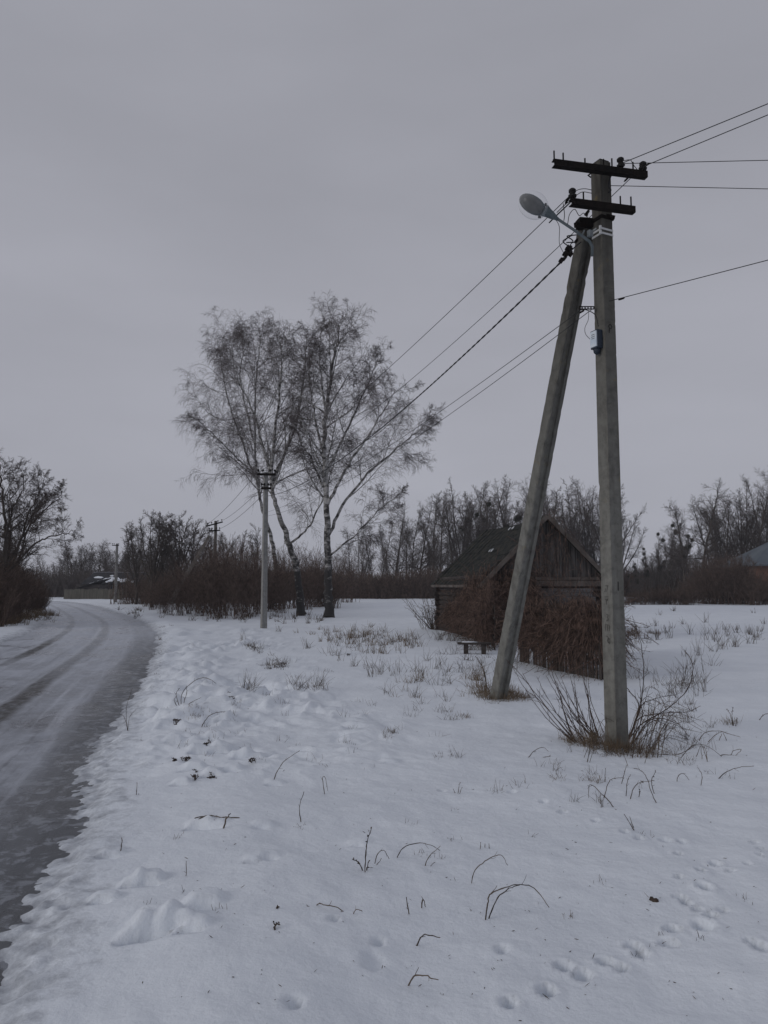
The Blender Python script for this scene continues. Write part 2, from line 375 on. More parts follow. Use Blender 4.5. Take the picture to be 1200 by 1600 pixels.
m_hwall = mat('house_wall_dark', (.035, .032, .032), .95, (.07, .062, .06), .9, (1, 1, 5))
m_hwhite = mat('house_trim', (.25, .26, .29), .9, (.32, .33, .36), 1)
m_brick = mat('orange_brick', (.12, .062, .045), .95, (.17, .09, .06), 1.5)
m_metalroof = mat('bluegrey_roof', (.085, .105, .125), .7, (.12, .14, .16), .6)
m_litter = mat('litter', (.03, .024, .02), .95, (.09, .065, .045), 6)
m_glass = bpy.data.materials.new('lamp_glass'); m_glass.use_nodes = True; t = m_glass.node_tree
b = t.nodes['Principled BSDF']; b.inputs['Base Color'].default_value = (.6, .62, .64, 1); b.inputs['Roughness'].default_value = .15
b.inputs['Alpha'].default_value = .26
nn = N(t, 'ShaderNodeLayerWeight', Blend=.35); rg = ramp(t, nn.outputs['Facing'], [(.0, (.09, .09, .09)), (.45, (.22, .22, .22)), (.88, (.85, .85, .85))])
t.links.new(rg.outputs[0], b.inputs['Alpha'])

# ------------------------------------------------------------------ road line and ground height
rng = np.random.default_rng(11)
CTRL = np.array([(2.0, -18), (-1.2, -6), (-3.68, 3.16), (-6.2, 12.5), (-9.15, 23.3), (-12.4, 33.2), (-16.4, 43), (-21, 53), (-26.2, 64), (-32.5, 76), (-41, 87), (-54, 97), (-75, 106), (-110, 114)], float)
def catmull(P, n=12):
    P = np.vstack([2*P[0]-P[1], P, 2*P[-1]-P[-2]]); out = []
    for i in range(1, len(P)-2):
        for k in range(n):
            s = k/n; a, b_, c_, d = P[i-1], P[i], P[i+1], P[i+2]
            out.append(.5*((2*b_)+(-a+c_)*s+(2*a-5*b_+4*c_-d)*s*s+(-a+3*b_-3*c_+d)*s**3))
    out.append(P[-2]); return np.array(out)
RC = catmull(CTRL, 10)
def road_sd(x, y):
    """signed distance to the lane's centre line, + on its right side, and arclength"""
    x = np.asarray(x, float); y = np.asarray(y, float); sh = x.shape; x = x.ravel(); y = y.ravel()
    best = np.full(x.shape, 1e9); sg = np.zeros(x.shape)
    for i in range(len(RC)-1):
        a = RC[i]; d = RC[i+1]-a; L2 = d@d
        tt = np.clip(((x-a[0])*d[0]+(y-a[1])*d[1])/L2, 0, 1)
        dx = x-a[0]-tt*d[0]; dy = y-a[1]-tt*d[1]; dd = dx*dx+dy*dy
        m = dd < best; best = np.where(m, dd, best)
        sg = np.where(m, np.where(d[0]*dy-d[1]*dx < 0, 1.0, -1.0), sg)
    return (np.sqrt(best)*sg).reshape(sh)

PRINTS = [(795,1570,.085,.035),(853,1550,.09,.04),(880,1512,.09,.03),(910,1525,.09,.03),(945,1505,.085,.04),(968,1512,.09,.03),(990,1478,.09,.03),(1001,1490,.09,.035),
 (1045,1476,.09,.035),(1052,1454,.09,.045),(1062,1402,.08,.03),(1072,1410,.08,.03),(1090,1422,.07,.035),(1112,1435,.08,.035),(1100,1388,.10,.06),(1100,1450,.13,.055),
 (1095,1362,.075,.035),(1118,1350,.085,.045),(1142,1362,.07,.02),(1060,1335,.07,.025),(1180,1318,.06,.02),(1190,1330,.06,.02),(1187,1340,.06,.02),(1168,1352,.06,.02),
 (1065,1317,.08,.02),(1040,1315,.09,.02),(1000,1312,.08,.02),(1190,1486,.10,.03),(1172,1474,.07,.025),(975,1303,.08,.02),(930,1284,.08,.018),(880,1270,.08,.02),(850,1255,.08,.02),
 (800,1240,.09,.015),(460,1592,.10,.02),(590,1480,.08,.02),(520,1455,.07,.015),(785,1485,.1,.015),(1060,1372,.06,.02),(1130,1425,.06,.02),(690,1240,.08,.015),(585,1510,.16,.012)]
MOUNDS = [(232,1378,.11,.045),(205,1380,.08,.03),(238,1462,.15,.06),(205,1470,.09,.03),(275,1460,.09,.03),(160,1405,.1,.03),(318,1425,.12,.035),(300,1468,.1,.03),(312,1295,.12,.03),(335,1298,.1,.02),
 (340,1100,.22,.07),(310,1078,.25,.08),(330,1068,.2,.05),(355,1130,.18,.05),(330,1160,.15,.05),(300,1120,.14,.04),(345,1178,.16,.05),(310,1180,.12,.04),(375,1185,.14,.04),(290,1045,.25,.07),(330,1040,.3,.06),
 (250,1130,.14,.04),(390,1150,.14,.03),(400,1120,.15,.03),(300,1205,.14,.04),(270,1165,.12,.04),(330,1215,.12,.035),(360,1210,.12,.03),(280,1225,.1,.03),(395,1185,.14,.03),(410,1300,.1,.02),(430,1225,.1,.02),
 (300,1020,.35,.06),(345,1010,.35,.05),(275,1000,.4,.05),(310,985,.4,.05),(370,1060,.22,.04),(420,1070,.2,.03),(175,1330,.1,.02),(420,1350,.09,.015),(395,1355,.08,.015),(470,1170,.15,.02),(610,1190,.12,.02),(560,1320,.1,.015)]
def height(x, y, detail=True):
    x = np.asarray(x, float); y = np.asarray(y, float)
    s = road_sd(x, y)
    r = np.hypot(x, y)
    z = .055*fbm(x*.35, y*.35, 3, 3) + .030*fbm(x*1.7, y*1.7, 3, 9) + .012*fbm(x*6, y*6, 3, 21)
    z = z + .35*vnoise(x/17, y/17, 5)*sstep((r-22)/30)*sstep((np.abs(s)-4)/8)*.6
    # rough trodden and ploughed band right of the lane
    ds = s-2.1
    band = sstep(ds/.5)*(1-sstep((ds-1.2-.06*np.clip(y, 0, 30))/2.0))*sstep((y-6)/4)*(1-sstep((y-26)/14))
    rid = 1-np.abs(fbm(x*2.3, y*2.3, 3, 41))*3.2
    lump = sstep((fbm(x*.8, y*.8, 2, 44)+.12)/.22)
    z = z + band*(.3+.9*lump)*(.08*np.clip(rid, -.7, 1) + .12*fbm(x*3.2, y*3.2, 3, 51))
    # lane: the snow sheet dips below it, with a ragged edge and a low bank
    hw = 1.66 + .16*sstep((y-8)/10) + .20*fbm(x*.7, y*.7, 2, 61) + .10*fbm(x*3.1, y*3.1, 3, 71) + .13*fbm(x*12, y*12, 3, 75) - .15*(1-sstep((y-3)/7))
    k = np.clip((np.abs(s)-hw)/.62, 0, 1)**1.3
    bank = np.exp(-((np.abs(s)-3.1)/.55)**2)*(.05+.05*vnoise(x*1.1, y*1.1, 81))
    z = (z+bank+.01)*k - .12*(1-k)
    height.s = np.abs(s)-hw
    if detail:
        for px, py, rad, dep in PRINTS:
            g = G(px, py); m = (np.abs(x-g[0]) < 1) & (np.abs(y-g[1]) < 1)
            if m.any():
                dx = (x[m]-g[0]); dy = (y[m]-g[1]); q = np.hypot(dx/(rad*.40), dy/(rad*.52))+.5*vnoise(x[m]*26, y[m]*26, 13)
                z[m] += -dep*2.1*(1-sstep((q-.6)/.42)) + dep*.25*np.exp(-((q-1.5)/.35)**2)
        for px, py, rad, hh in MOUNDS:
            g = G(px, py+6); m = (np.abs(x-g[0]) < 1.6) & (np.abs(y-g[1]) < 1.6)
            if m.any():
                dx = x[m]-g[0]; dy = y[m]-g[1]; jit = .35*vnoise(x[m]*9, y[m]*9, 7)
                q = np.hypot(dx/(rad*.9), (dy-rad*.3)/(rad*.8))+jit
                z[m] += hh*1.1*(1-sstep((q-.5)/.7))
                q2 = np.hypot(dx/(rad*.9), (dy+rad*.5+dx*dx/rad*.3)/(rad*.36))+jit*1.5
                z[m] += -hh*2.1*(1-sstep((q2-.4)/.5))
    return z
def H(x, y): return float(height(np.array([x]), np.array([y]))[0])
def Gd(px, py):
    g = G(px, py)
    for _ in range(2): g = G(px, py, H(g[0], g[1]))
    return g

def axis(a, b_, st, g, lo, hi):
    mid = np.arange(a, b_+1e-6, st); L = []; p = a; d = st
    while p > lo: d *= g; p -= d; L.append(p)
    Rr = []; p = b_; d = st
    while p < hi: d *= g; p += d; Rr.append(p)
    return np.concatenate([np.array(L[::-1]), mid, np.array(Rr)])
gx = axis(-2.6, 3.4, .02, 1.026, -420, 420)
gy = axis(2.9, 7.5, .02, 1.017, -60, 480)
X, Y = np.meshgrid(gx, gy)
Z = height(X.ravel(), Y.ravel()).reshape(X.shape)
nx, ny = len(gx), len(gy)
v = np.stack([X, Y, Z], -1).reshape(-1, 3)
i = (np.arange(ny-1)[:, None]*nx + np.arange(nx-1)[None, :]).reshape(-1, 1)
q = np.concatenate([i, i+1, i+nx+1, i+nx], 1)
me = qmesh('snow_ground', v, q, m_snow); at_ = me.attributes.new('verge', 'FLOAT', 'POINT'); at_.data.foreach_set('value', np.clip(height.s, -1, 4).astype(np.float32).ravel())
tag(link('snow_ground', me), kind='structure')

# lane sheet
T_ = np.gradient(RC, axis=0); T_ = norm(T_); Nn = np.stack([T_[:, 1], -T_[:, 0]], -1)
arc = np.concatenate([[0], np.cumsum(np.linalg.norm(np.diff(RC, axis=0), axis=1))])
sv = np.concatenate([np.arange(0, 16, .2), np.arange(16, 42, .05), np.arange(42, 60, .12), np.arange(60, arc[-1], .6)])
cx = np.interp(sv, arc, RC[:, 0]); cy = np.interp(sv, arc, RC[:, 1]); nxx = np.interp(sv, arc, Nn[:, 0]); nyy = np.interp(sv, arc, Nn[:, 1])
uu = np.arange(-3.2, 3.2001, .05)
RX = cx[:, None]+nxx[:, None]*uu; RY = cy[:, None]+nyy[:, None]*uu
U_ = np.broadcast_to(uu, RX.shape); V_ = np.broadcast_to(sv[:, None], RX.shape)
RZ = -.045 - .03*np.exp(-((U_-.15+.0*V_)/.16)**2) - .022*np.exp(-((U_+1.4)/.2)**2) + .022*fbm(U_*1.4, V_*.5, 4, 91) + .014*fbm(U_*6, V_*1.8, 3, 95) + .008*fbm(U_*14, V_*9, 2, 97)
v = np.stack([RX, RY, RZ], -1).reshape(-1, 3); a_, b2 = RX.shape
i = (np.arange(a_-1)[:, None]*b2 + np.arange(b2-1)[None, :]).reshape(-1, 1)
q = np.concatenate([i, i+1, i+b2+1, i+b2], 1)
me = qmesh('road', v, q, m_road)
uvl = me.uv_layers.new(name='UVMap'); uvd = np.stack([U_, V_], -1).reshape(-1, 2)[q.ravel()]
uvl.data.foreach_set('uv', uvd.astype(np.float32).ravel())
tag(link('road', me), kind='structure')

# ------------------------------------------------------------------ growing branches
def interp_poly(P, t):
    N_, M = P.shape[0], P.shape[1]; f = t*(M-1); i0 = np.clip(np.floor(f).astype(int), 0, M-2); fr = (f-i0)[..., None]
    n = np.arange(N_)[:, None]
    a = P[n, i0]; b_ = P[n, i0+1]
    if P.ndim == 2: return a*(1-fr[..., 0])+b_*fr[..., 0], None
    return a*(1-fr)+b_*fr, norm(b_-a)
def walk(o, d, L, M, trop, wig, rg, curve=None):
    """o,d (N,3), L (N,): paths of M points; trop adds up-vector per step"""
    P = np.empty((len(o), M, 3)); P[:, 0] = o; st = (L/(M-1))[:, None]
    for k in range(1, M):
        tr = trop if np.isscalar(trop) else trop[k-1]
        d = d + np.array([0, 0, 1.])*tr + rg.normal(0, wig, d.shape); d = norm(d)
        P[:, k] = P[:, k-1]+d*st
    return P
def kids(P, Rr, n, t0, t1, ang, ln, M, trop, wig, rr, rg, tip=.35, asp=.15, lpow=.6, flat=None, rmin=0):
    N_ = len(P)
    plen = np.linalg.norm(np.diff(P, axis=1), axis=2).sum(1)
    tt = t0 + (t1-t0)*(np.arange(n)[None, :]+rg.random((N_, n)))/n
    pos, tan = interp_poly(P, tt); rad, _ = interp_poly(Rr, tt)
    pos = pos.reshape(-1, 3); tan = tan.reshape(-1, 3); rad = rad.reshape(-1)
    ref = norm(rg.normal(0, 1, tan.shape)); U = norm(np.cross(tan, ref))
    a = R_(ang)*(1+rg.normal(0, asp, len(tan)))
    d = np.cos(a)[:, None]*tan + np.sin(a)[:, None]*U
    if flat is not None: d = norm(d*np.array([1, 1, flat]))
    L = (plen[:, None]*ln*(1-lpow*(tt-t0)/(t1-t0+1e-6))*rg.uniform(.6, 1.25, tt.shape)).reshape(-1)
    Q = walk(pos, d, L, M, trop, wig, rg)
    r0 = np.maximum(rad*rr, rmin); RR = r0[:, None]*np.linspace(1, tip, M)[None, :]
    return Q, RR

def smooth_path(pts, n=10): return catmull(np.array(pts, float), n)

def birch(name, paths, rads, seed, label, group, tw=(11, 9, 8), prim=20, droop=-.10, t0=.38, plen=.34, up=.04, lplen=.5, l2=.5, l3=.55, m_t=None, m_c=None):
    """paths: world trunk and limb polylines, the first one starts at the base"""
    rg = np.random.default_rng(seed); O = paths[0][0]
    root = empty(name, O, label, 'tree', group)
    tr = Acc(); cw = Acc(); prims = []
    for k, (p, (r0, r1)) in enumerate(zip(paths, rads)):
        sp_ = smooth_path(p, 6); sp_[1:-1] += rg.normal(0, .03, sp_[1:-1].shape)
        rr = r0+(r1-r0)*np.linspace(0, 1, len(sp_))**.8
        if k == 0: rr[:3] *= (1.35, 1.18, 1.06)
        tr.tube(sp_, rr, 9 if k == 0 else 7)
        P = sp_[None]; Rr = rr[None]
        a, b_ = kids(P, Rr, prim if k == 0 else int(prim*.7), t0 if k == 0 else .22, .99, 46, plen if k == 0 else lplen, 9, up, .11, .45, rg, tip=.2, lpow=.62, asp=.3)
        tr.tubes(a, b_, 5); prims.append((a, b_)); c = int(P.shape[1]*.55); prims.append((P[:, c:], Rr[:, c:]))
    for a, b_ in prims:
        A2, B2 = kids(a, b_, tw[0] if len(a) > 1 else 5, .12, 1, 44, l2, 7, [.03, .0, -.02, -.04, -.06, -.1], .13, .5, rg, tip=.3, rmin=.008, lpow=.5)
        big = B2[:, 0] > .018
        if big.any(): tr.tubes(A2[big], B2[big], 4)
        if (~big).any(): cw.tubes(A2[~big], B2[~big], 3)
        A3, B3 = kids(A2, B2, tw[1], .08, 1, 46, l3, 7, [droop*.3, droop*.8, droop*1.4, droop*2.0, droop*2.3, droop*2.3], .08, .55, rg, tip=.5, rmin=.0055, lpow=.35)
        B3 = np.minimum(B3, .009); cw.tubes(A3, B3, 3)
        A4, B4 = kids(A3, B3, tw[2], 0.1, 1, 34, .75, 4, [droop*1.2, droop*2.0, droop*2.6], .07, .6, rg, tip=.6, rmin=.0042, lpow=.2)
        cw.tubes(A4, B4, 3)
    link('trunk', tr.mesh('limbs', m_t or m_birch, off=O), root)
    link('crown', cw.mesh('twigs', m_c or m_btwig, off=O), root)
    return root

def AA(px, py, Y, dy=0): return A(px, py, Y+dy)
YB = 40.5
cA = Gd(423, 951); YA = cA[1]
cB = Gd(472, 962); cC = Gd(514, 965)
YB_, YC = cB[1], cC[1]
birch('birch_tree', [
    [cA, AA(431, 915, YA), AA(431, 880, YA), AA(425, 845, YA), AA(416, 815, YA), AA(409, 790, YA), AA(403, 755, YA), AA(399, 715, YA), AA(398, 660, YA), AA(400, 600, YA), AA(404, 560, YA), AA(408, 522, YA)],
    [AA(404, 762, YA), AA(398, 742, YA, -.3), AA(380, 725, YA, -.8), AA(355, 700, YA, -1.2), AA(325, 670, YA, -1.6), AA(300, 650, YA, -1.8)],
    [AA(402, 750, YA), AA(388, 720, YA, .4), AA(372, 670, YA, .8), AA(355, 620, YA, 1.1), AA(345, 560, YA, 1.2), AA(350, 525, YA, 1.2)],
    [AA(400, 700, YA), AA(385, 640, YA, -.4), AA(375, 590, YA, -.8), AA(378, 560, YA, -1), AA(385, 528, YA, -1)]],
    [(.20, .03), (.10, .018), (.10, .018), (.08, .016)], 5,
    'leftmost birch, white trunk half hidden behind the concrete pole, dense drooping crown', 'birches by the lane', (9, 8, 5), 20, -.11, .46, .30)
birch('birch_tree', [
    [cB, AA(467, 920, YB_), AA(462, 880, YB_), AA(448, 840, YB_), AA(436, 805, YB_), AA(427, 775, YB_), AA(424, 740, YB_), AA(428, 690, YB_), AA(436, 620, YB_), AA(440, 575, YB_), AA(438, 525, YB_)],
    [AA(425, 760, YB_), AA(440, 720, YB_, .5), AA(460, 670, YB_, 1.0), AA(472, 610, YB_, 1.3), AA(478, 550, YB_, 1.4), AA(480, 525, YB_, 1.4)],
    [AA(424, 745, YB_), AA(412, 700, YB_, 1.2), AA(395, 640, YB_, 1.6), AA(370, 590, YB_, 1.6), AA(362, 540, YB_, 1.6)],
    [AA(452, 850, YB_), AA(480, 825, YB_, -.5), AA(505, 780, YB_, -1.0), AA(520, 730, YB_, -1.5), AA(530, 690, YB_, -1.7)]],
    [(.23, .03), (.11, .018), (.10, .018), (.07, .014)], 8,
    'middle birch of the three, dark based trunk leaning left over the snow', 'birches by the lane', (9, 7, 5), 20, -.10, .46, .28)
birch('birch_tree', [
    [cC, AA(513, 920, YC), AA(512, 870, YC), AA(511, 820, YC), AA(510, 770, YC), AA(507, 720, YC), AA(508, 660, YC), AA(516, 600, YC), AA(523, 550, YC), AA(528, 535, YC), AA(530, 508, YC)],
    [AA(511, 840, YC), AA(535, 790, YC, .4), AA(575, 740, YC, .8), AA(615, 705, YC, 1.2), AA(645, 680, YC, 1.4), AA(665, 672, YC, 1.5)],
    [AA(511, 790, YC), AA(540, 735, YC, -.6), AA(575, 680, YC, -1.0), AA(600, 640, YC, -1.4), AA(618, 610, YC, -1.6)],
    [AA(510, 740, YC), AA(545, 665, YC, .6), AA(575, 600, YC, 1.0), AA(590, 560, YC, 1.0)],
    [AA(510, 770, YC), AA(488, 725, YC, .5), AA(470, 690, YC, .8), AA(460, 660, YC, 1.0)],
    [AA(510, 725, YC), AA(494, 660, YC, .4), AA(484, 600, YC, .8), AA(480, 560, YC, 1.0)],
    [AA(511, 655, YC), AA(503, 600, YC, -.5), AA(500, 555, YC, -.8), AA(502, 512, YC, -.9)],
    [AA(512, 870, YC), AA(550, 840, YC, -.8), AA(590, 800, YC, -1.4), AA(628, 770, YC, -1.7)]],
    [(.25, .03), (.10, .014), (.10, .014), (.09, .014), (.07, .013), (.08, .014), (.08, .014), (.06, .012)], 21,
    'rightmost and tallest birch, thick upright trunk with branches sweeping up to the right', 'birches by the lane', (9, 8, 5), 18, -.06, .36, .30, .05, .42)

# generic bare trees -------------------------------------------------
def tree_proto(seed, Ht, style, m_t, m_c, mist=0, r=.0, dens=1.0):
    rg = np.random.default_rng(seed)
    root = bpy.data.objects.new('bare_tree', None); C.objects.link(root)
    tr = Acc(); cw = Acc(); r0 = r or Ht*.014
    def one(base, d, L, r0, n1, up, ang, t0, pl):
        P = walk(np.array([base], float), np.array([norm(np.array(d, float))]), np.array([L]), 14, .02, .05, rg)
        Rr = (r0*np.linspace(1, .1, 14)**.9)[None]; tr.tubes(P, Rr, 7)
        a, b_ = kids(P, Rr, n1, t0, 1, ang, pl, 9, up*.6, .13, .5, rg, tip=.2, lpow=.6, asp=.3, rmin=.02)
        tr.tubes(a, b_, 4)
        c1, d1 = kids(a, b_, int(11*dens), .12, 1, 44, .5, 6, up*.5, .15, .55, rg, tip=.4, rmin=.011, lpow=.45)
        cw.tubes(c1, d1, 3)
        c2, d2 = kids(c1, d1, int(9*dens), .08, 1, 42, .55, 4, up*.5, .15, .6, rg, tip=.5, rmin=.0075, lpow=.3)
        cw.tubes(c2, d2, 3)
        c3, d3 = kids(P[:, 9:], Rr[:, 9:], 16, .1, 1, 40, .35, 5, up*.5, .15, .5, rg, tip=.4, rmin=.011); cw.tubes(c3, d3, 3)
        c3, d3 = kids(c3, d3, 8, .1, 1, 42, .5, 4, up*.5, .15, .5, rg, tip=.4, rmin=.0075); cw.tubes(c3, d3, 3)
        return P, a
    pts = []
    if style == 'leader':
        P, a = one((0, 0, -.2), (rg.normal(0, .03), rg.normal(0, .03), 1), Ht, r0, int(34*dens), .06, 58, .22, .30); pts.append(a)
    elif style == 'slim':
        P, a = one((0, 0, -.2), (rg.normal(0, .04), rg.normal(0, .04), 1), Ht, r0*.8, int(26*dens), .08, 46, .25, .19); pts.append(a)
    elif style == 'spread':
        one((0, 0, -.2), (0, 0, 1), Ht*.32, r0*1.3, 3, .05, 50, .5, .5)
        for k in range(5):
            az = k*1.257+rg.uniform(0, .8); lean = rg.uniform(.15, .7)
            P, a = one((0, 0, Ht*rg.uniform(.12, .28)), (math.cos(az)*lean, math.sin(az)*lean, 1), Ht*rg.uniform(.62, .78), r0*.7, int(13*dens), .07, 42, .15, .36); pts.append(a)
    elif style == 'round':
        one((0, 0, -.2), (0, 0, 1), Ht*.4, r0*1.2, 3, .05, 50, .5, .4)
        for k in range(9):
            az = k*2.4+rg.uniform(0, .5); lean = .08+.75*(k/9)
            P, a = one((0, 0, Ht*rg.uniform(.16, .34)), (math.cos(az)*lean, math.sin(az)*lean, 1), Ht*(.70-.18*k/9), r0*.55, int(11*dens), .07, 38, .2, .30); pts.append(a)
    elif style == 'multi':
        for k in range(5):
            az = rg.uniform(0, 6.28); lean = rg.uniform(.03, .3)
            P, a = one((rg.normal(0, .4), rg.normal(0, .4), -.2), (math.cos(az)*lean, math.sin(az)*lean, 1), Ht*rg.uniform(.65, 1), r0*.6, int(13*dens), .07, 40, .2, .30); pts.append(a)
    link('trunk', tr.mesh('bare_trunk', m_t), root); link('crown', cw.mesh('bare_crown', m_c), root)
    allp = np.concatenate([p.reshape(-1, 3) for p in pts]); allp = allp[allp[:, 2] > Ht*.45]
    for k in range(mist):
        c = allp[rg.integers(len(allp))]; R0 = rg.uniform(.28, .52)
        ac = Acc(); n = 420; d = norm(rg.normal(0, 1, (n, 3))); L = R0*rg.uniform(.6, 1, n)
        ac.tubes(walk(np.repeat(c[None], n, 0), d, L*rg.uniform(.5, 1.3, n), 3, -.05, .2, rg), np.full((n, 3), .014), 3)
        link('mistletoe', ac.mesh('mistletoe', m_mistle), root)
    return root
protos = {}
def proto(key, *a, **k):
    p = tree_proto(*a, **k); protos[key] = [p, False]; return p
def place_tree(key, px, topy, Y, label, group, Ht, x=None, wide=1.0, rz=None, seed=[0]):
    seed[0] += 1; rg = random.Random(seed[0]*7+3)
    X_ = x if x is not None else (px-600)/1200*Y*1.0
    z = H(X_, Y)
    top = A(px, topy, Y)[2] if topy is not None else Ht
    s = (top-z)/Ht; rz = rg.uniform(0, 6.28) if rz is None else rz
    p, used = protos[key]
    if not used:
        protos[key][1] = True; p.location = (X_, Y, z); p.rotation_euler = (0, 0, rz); p.scale = (s*wide, s*wide, s); tag(p, label, 'tree', group); return p
    return copy_tree(p, (X_, Y, z), rz, (s*wide, s*wide, s), label, group, 'tree')

proto('lead1', 101, 14, 'leader', m_bark, m_twig_far); proto('lead2', 102, 14, 'leader', m_bark, m_twig_far, dens=.9)
proto('slim1', 103, 13, 'slim', m_bark, m_twig_far); proto('slim2', 104, 13, 'slim', m_bark, m_twig_far, dens=1.1)
proto('rnd1', 109, 13, 'round', m_bark, m_twig_far, dens=.95); proto('rnd2', 110, 13, 'round', m_bark, m_twig_far, dens=.9)
proto('spr1', 105, 13, 'spread', m_bark, m_twig_far); proto('mis1', 106, 14, 'round', m_bark, m_twig_far, mist=12)
proto('mul1', 107, 12, 'multi', m_bark, m_twig_far); proto('mis2', 108, 10, 'multi', m_bark, m_twig_far, mist=12)
HT = {'rnd1': 13, 'rnd2': 13, 'lead1': 14, 'lead2': 14, 'slim1': 13, 'slim2': 13, 'spr1': 13, 'mis1': 14, 'mul1': 12, 'mis2': 10}
row = [('slim1', 598, 808, 118), ('lead2', 620, 788, 112), ('slim2', 640, 796, 122), ('lead1', 655, 786, 110), ('slim2', 673, 772, 108), ('lead1', 690, 778, 118), ('lead2', 706, 768, 112),
       ('rnd1', 720, 754, 116), ('rnd2', 742, 760, 122), ('rnd2', 788, 754, 120), ('lead2', 800, 758, 112), ('lead1', 815, 750, 116), ('mul1', 838, 764, 121),
       ('slim1', 855, 760, 113), ('lead2', 872, 752, 116), ('rnd1', 893, 750, 113), ('rnd2', 918, 750, 118), ('lead1', 930, 765, 121), ('rnd1', 952, 762, 112), ('rnd2', 966, 778, 117)]
for k, px, ty, Yd in row:
    place_tree(k, px, ty, Yd, 'bare tall tree in the dense leafless row behind the wooden shed', 'trees in the row behind the shed', HT[k])
place_tree('mis1', 760, 742, 111, 'broad bare tree dotted with round mistletoe clumps, rising above the shed roof', None, 14)
for i_, (k, px, ty) in enumerate([('mul1', 562, 822), ('slim1', 580, 815), ('lead1', 546, 830), ('mul1', 610, 815), ('lead2', 633, 812), ('mul1', 668, 812), ('mul1', 700, 805), ('slim2', 730, 800), ('mul1', 770, 790), ('mul1', 860, 800), ('lead1', 900, 800), ('mul1', 935, 795)]):
    place_tree(k, px, ty, 127+(i_ % 4)*3, 'small bare tree filling the back of the leafless row behind the shed', 'small trees behind the shed', HT[k])
for k, px, ty, Yd in [('lead1', 1066, 792, 96), ('slim1', 1080, 790, 101), ('lead2', 1110, 778, 97), ('spr1', 1135, 775, 93), ('slim2', 1122, 790, 99), ('mul1', 1150, 782, 97), ('rnd1', 1160, 754, 94), ('lead2', 1178, 738, 90), ('rnd2', 1192, 748, 96), ('lead1', 1207, 742, 92), ('mul1', 1222, 760, 96)]:
    place_tree(k, px, ty, Yd, 'bare tree in the leafless group near the brick house on the right', 'trees by the brick house', HT[k])
place_tree('lead2', 1094, 755, 88, 'tall bare tree with a cone shaped crown, left of the group by the brick house', None, 14, wide=1.15)
for px, ty, Yd in [(1012, 856, 104), (1030, 832, 108), (1047, 818, 103), (996, 880, 100)]:
    place_tree('mis2', px, ty, Yd, 'low bare tree with dark mistletoe clumps, right of the large concrete pole', 'low mistletoe trees', 10)
for px, ty, Yd in [(1022, 862, 112), (1038, 845, 116), (1060, 840, 112), (1082, 835, 108), (1128, 835, 108), (1160, 830, 108)]:
    place_tree('mul1', px, ty, Yd, 'small bare tree low in the far tree line right of the large concrete pole', 'small trees on the right skyline', 12)
# left distance
for i_, (px, ty) in enumerate([(92, 862), (108, 852), (124, 848), (140, 846), (156, 847), (170, 852), (184, 856), (198, 850), (214, 852), (230, 848), (246, 855), (262, 850), (280, 850), (300, 856), (320, 850), (116, 864), (148, 862), (178, 866), (210, 866), (240, 866)]):
    place_tree(['mul1', 'lead1', 'spr1'][i_ % 3], px, ty, 140+(i_ % 5)*3, 'bare tree in the far dark wood behind the old house', 'trees of the far wood', HT[['mul1', 'lead1', 'spr1'][i_ % 3]], wide=1.35)
proto('cl1', 120, 8, 'multi', m_bark, m_twig_far, dens=.9); proto('cl2', 121, 8, 'round', m_bark, m_twig_far, dens=.8)
HT.update(cl1=8, cl2=8)
for k, px, ty, Yd, wd in [('cl2', 240, 784, 60, 1.15), ('cl2', 280, 786, 62, 1.15), ('cl1', 262, 800, 66, 1.3), ('cl2', 215, 806, 70, 1.1), ('cl2', 300, 800, 60, 1.0), ('cl1', 328, 820, 64, 1.0), ('cl1', 395, 815, 62, .9), ('cl2', 365, 826, 66, .9)]:
    place_tree(k, px, ty, Yd, 'bare spreading tree above the brown thicket at the lane bend', 'trees above the thicket', HT[k], wide=wd)
proto('pale', 131, 8, 'slim', m_ashtree, m_twig_far)
place_tree('pale', 200, 822, 84, 'slender tree with a pale trunk beside the fourth pole near the old house', None, 13)
# near left trees
proto('nl2', 141, 8, 'spread', m_bark, m_twig, dens=1.0); proto('nl3', 143, 8, 'multi', m_bark, m_twig)
YN = 35.0; gN = np.array((AA(4, 900, YN)[0], YN, H(AA(4, 900, YN)[0], YN)))
birch('bare_tree', [[gN, AA(6, 900, YN), AA(9, 850, YN), AA(8, 810, YN), AA(2, 765, YN), AA(0, 725, YN)],
    [AA(7, 890, YN), AA(30, 850, YN, .3), AA(46, 800, YN, .5), AA(60, 775, YN, .6), AA(70, 745, YN, .6)],
    [AA(7, 900, YN), AA(35, 868, YN, -.4), AA(62, 845, YN, -.7), AA(90, 836, YN, -.9), AA(104, 834, YN, -1), AA(118, 828, YN, -1)],
    [AA(20, 865, YN, .2), AA(48, 820, YN, .6), AA(72, 795, YN, .9), AA(92, 778, YN, 1.1), AA(95, 768, YN, 1.1)],
    [AA(9, 840, YN), AA(22, 790, YN, -.4), AA(35, 765, YN, -.7), AA(36, 738, YN, -.8)],
    [AA(7, 905, YN), AA(-20, 850, YN, .3), AA(-45, 780, YN, .5), AA(-50, 720, YN, .6)]],
    [(.15, .02), (.07, .010), (.06, .010), (.055, .010), (.055, .010), (.08, .012)], 31, 'large bare tree at the left edge whose lowest branch reaches out over the lane', None,
    (8, 6, 5), 14, .012, .4, .34, .02, .40, .42, .55, m_bark, m_twig)
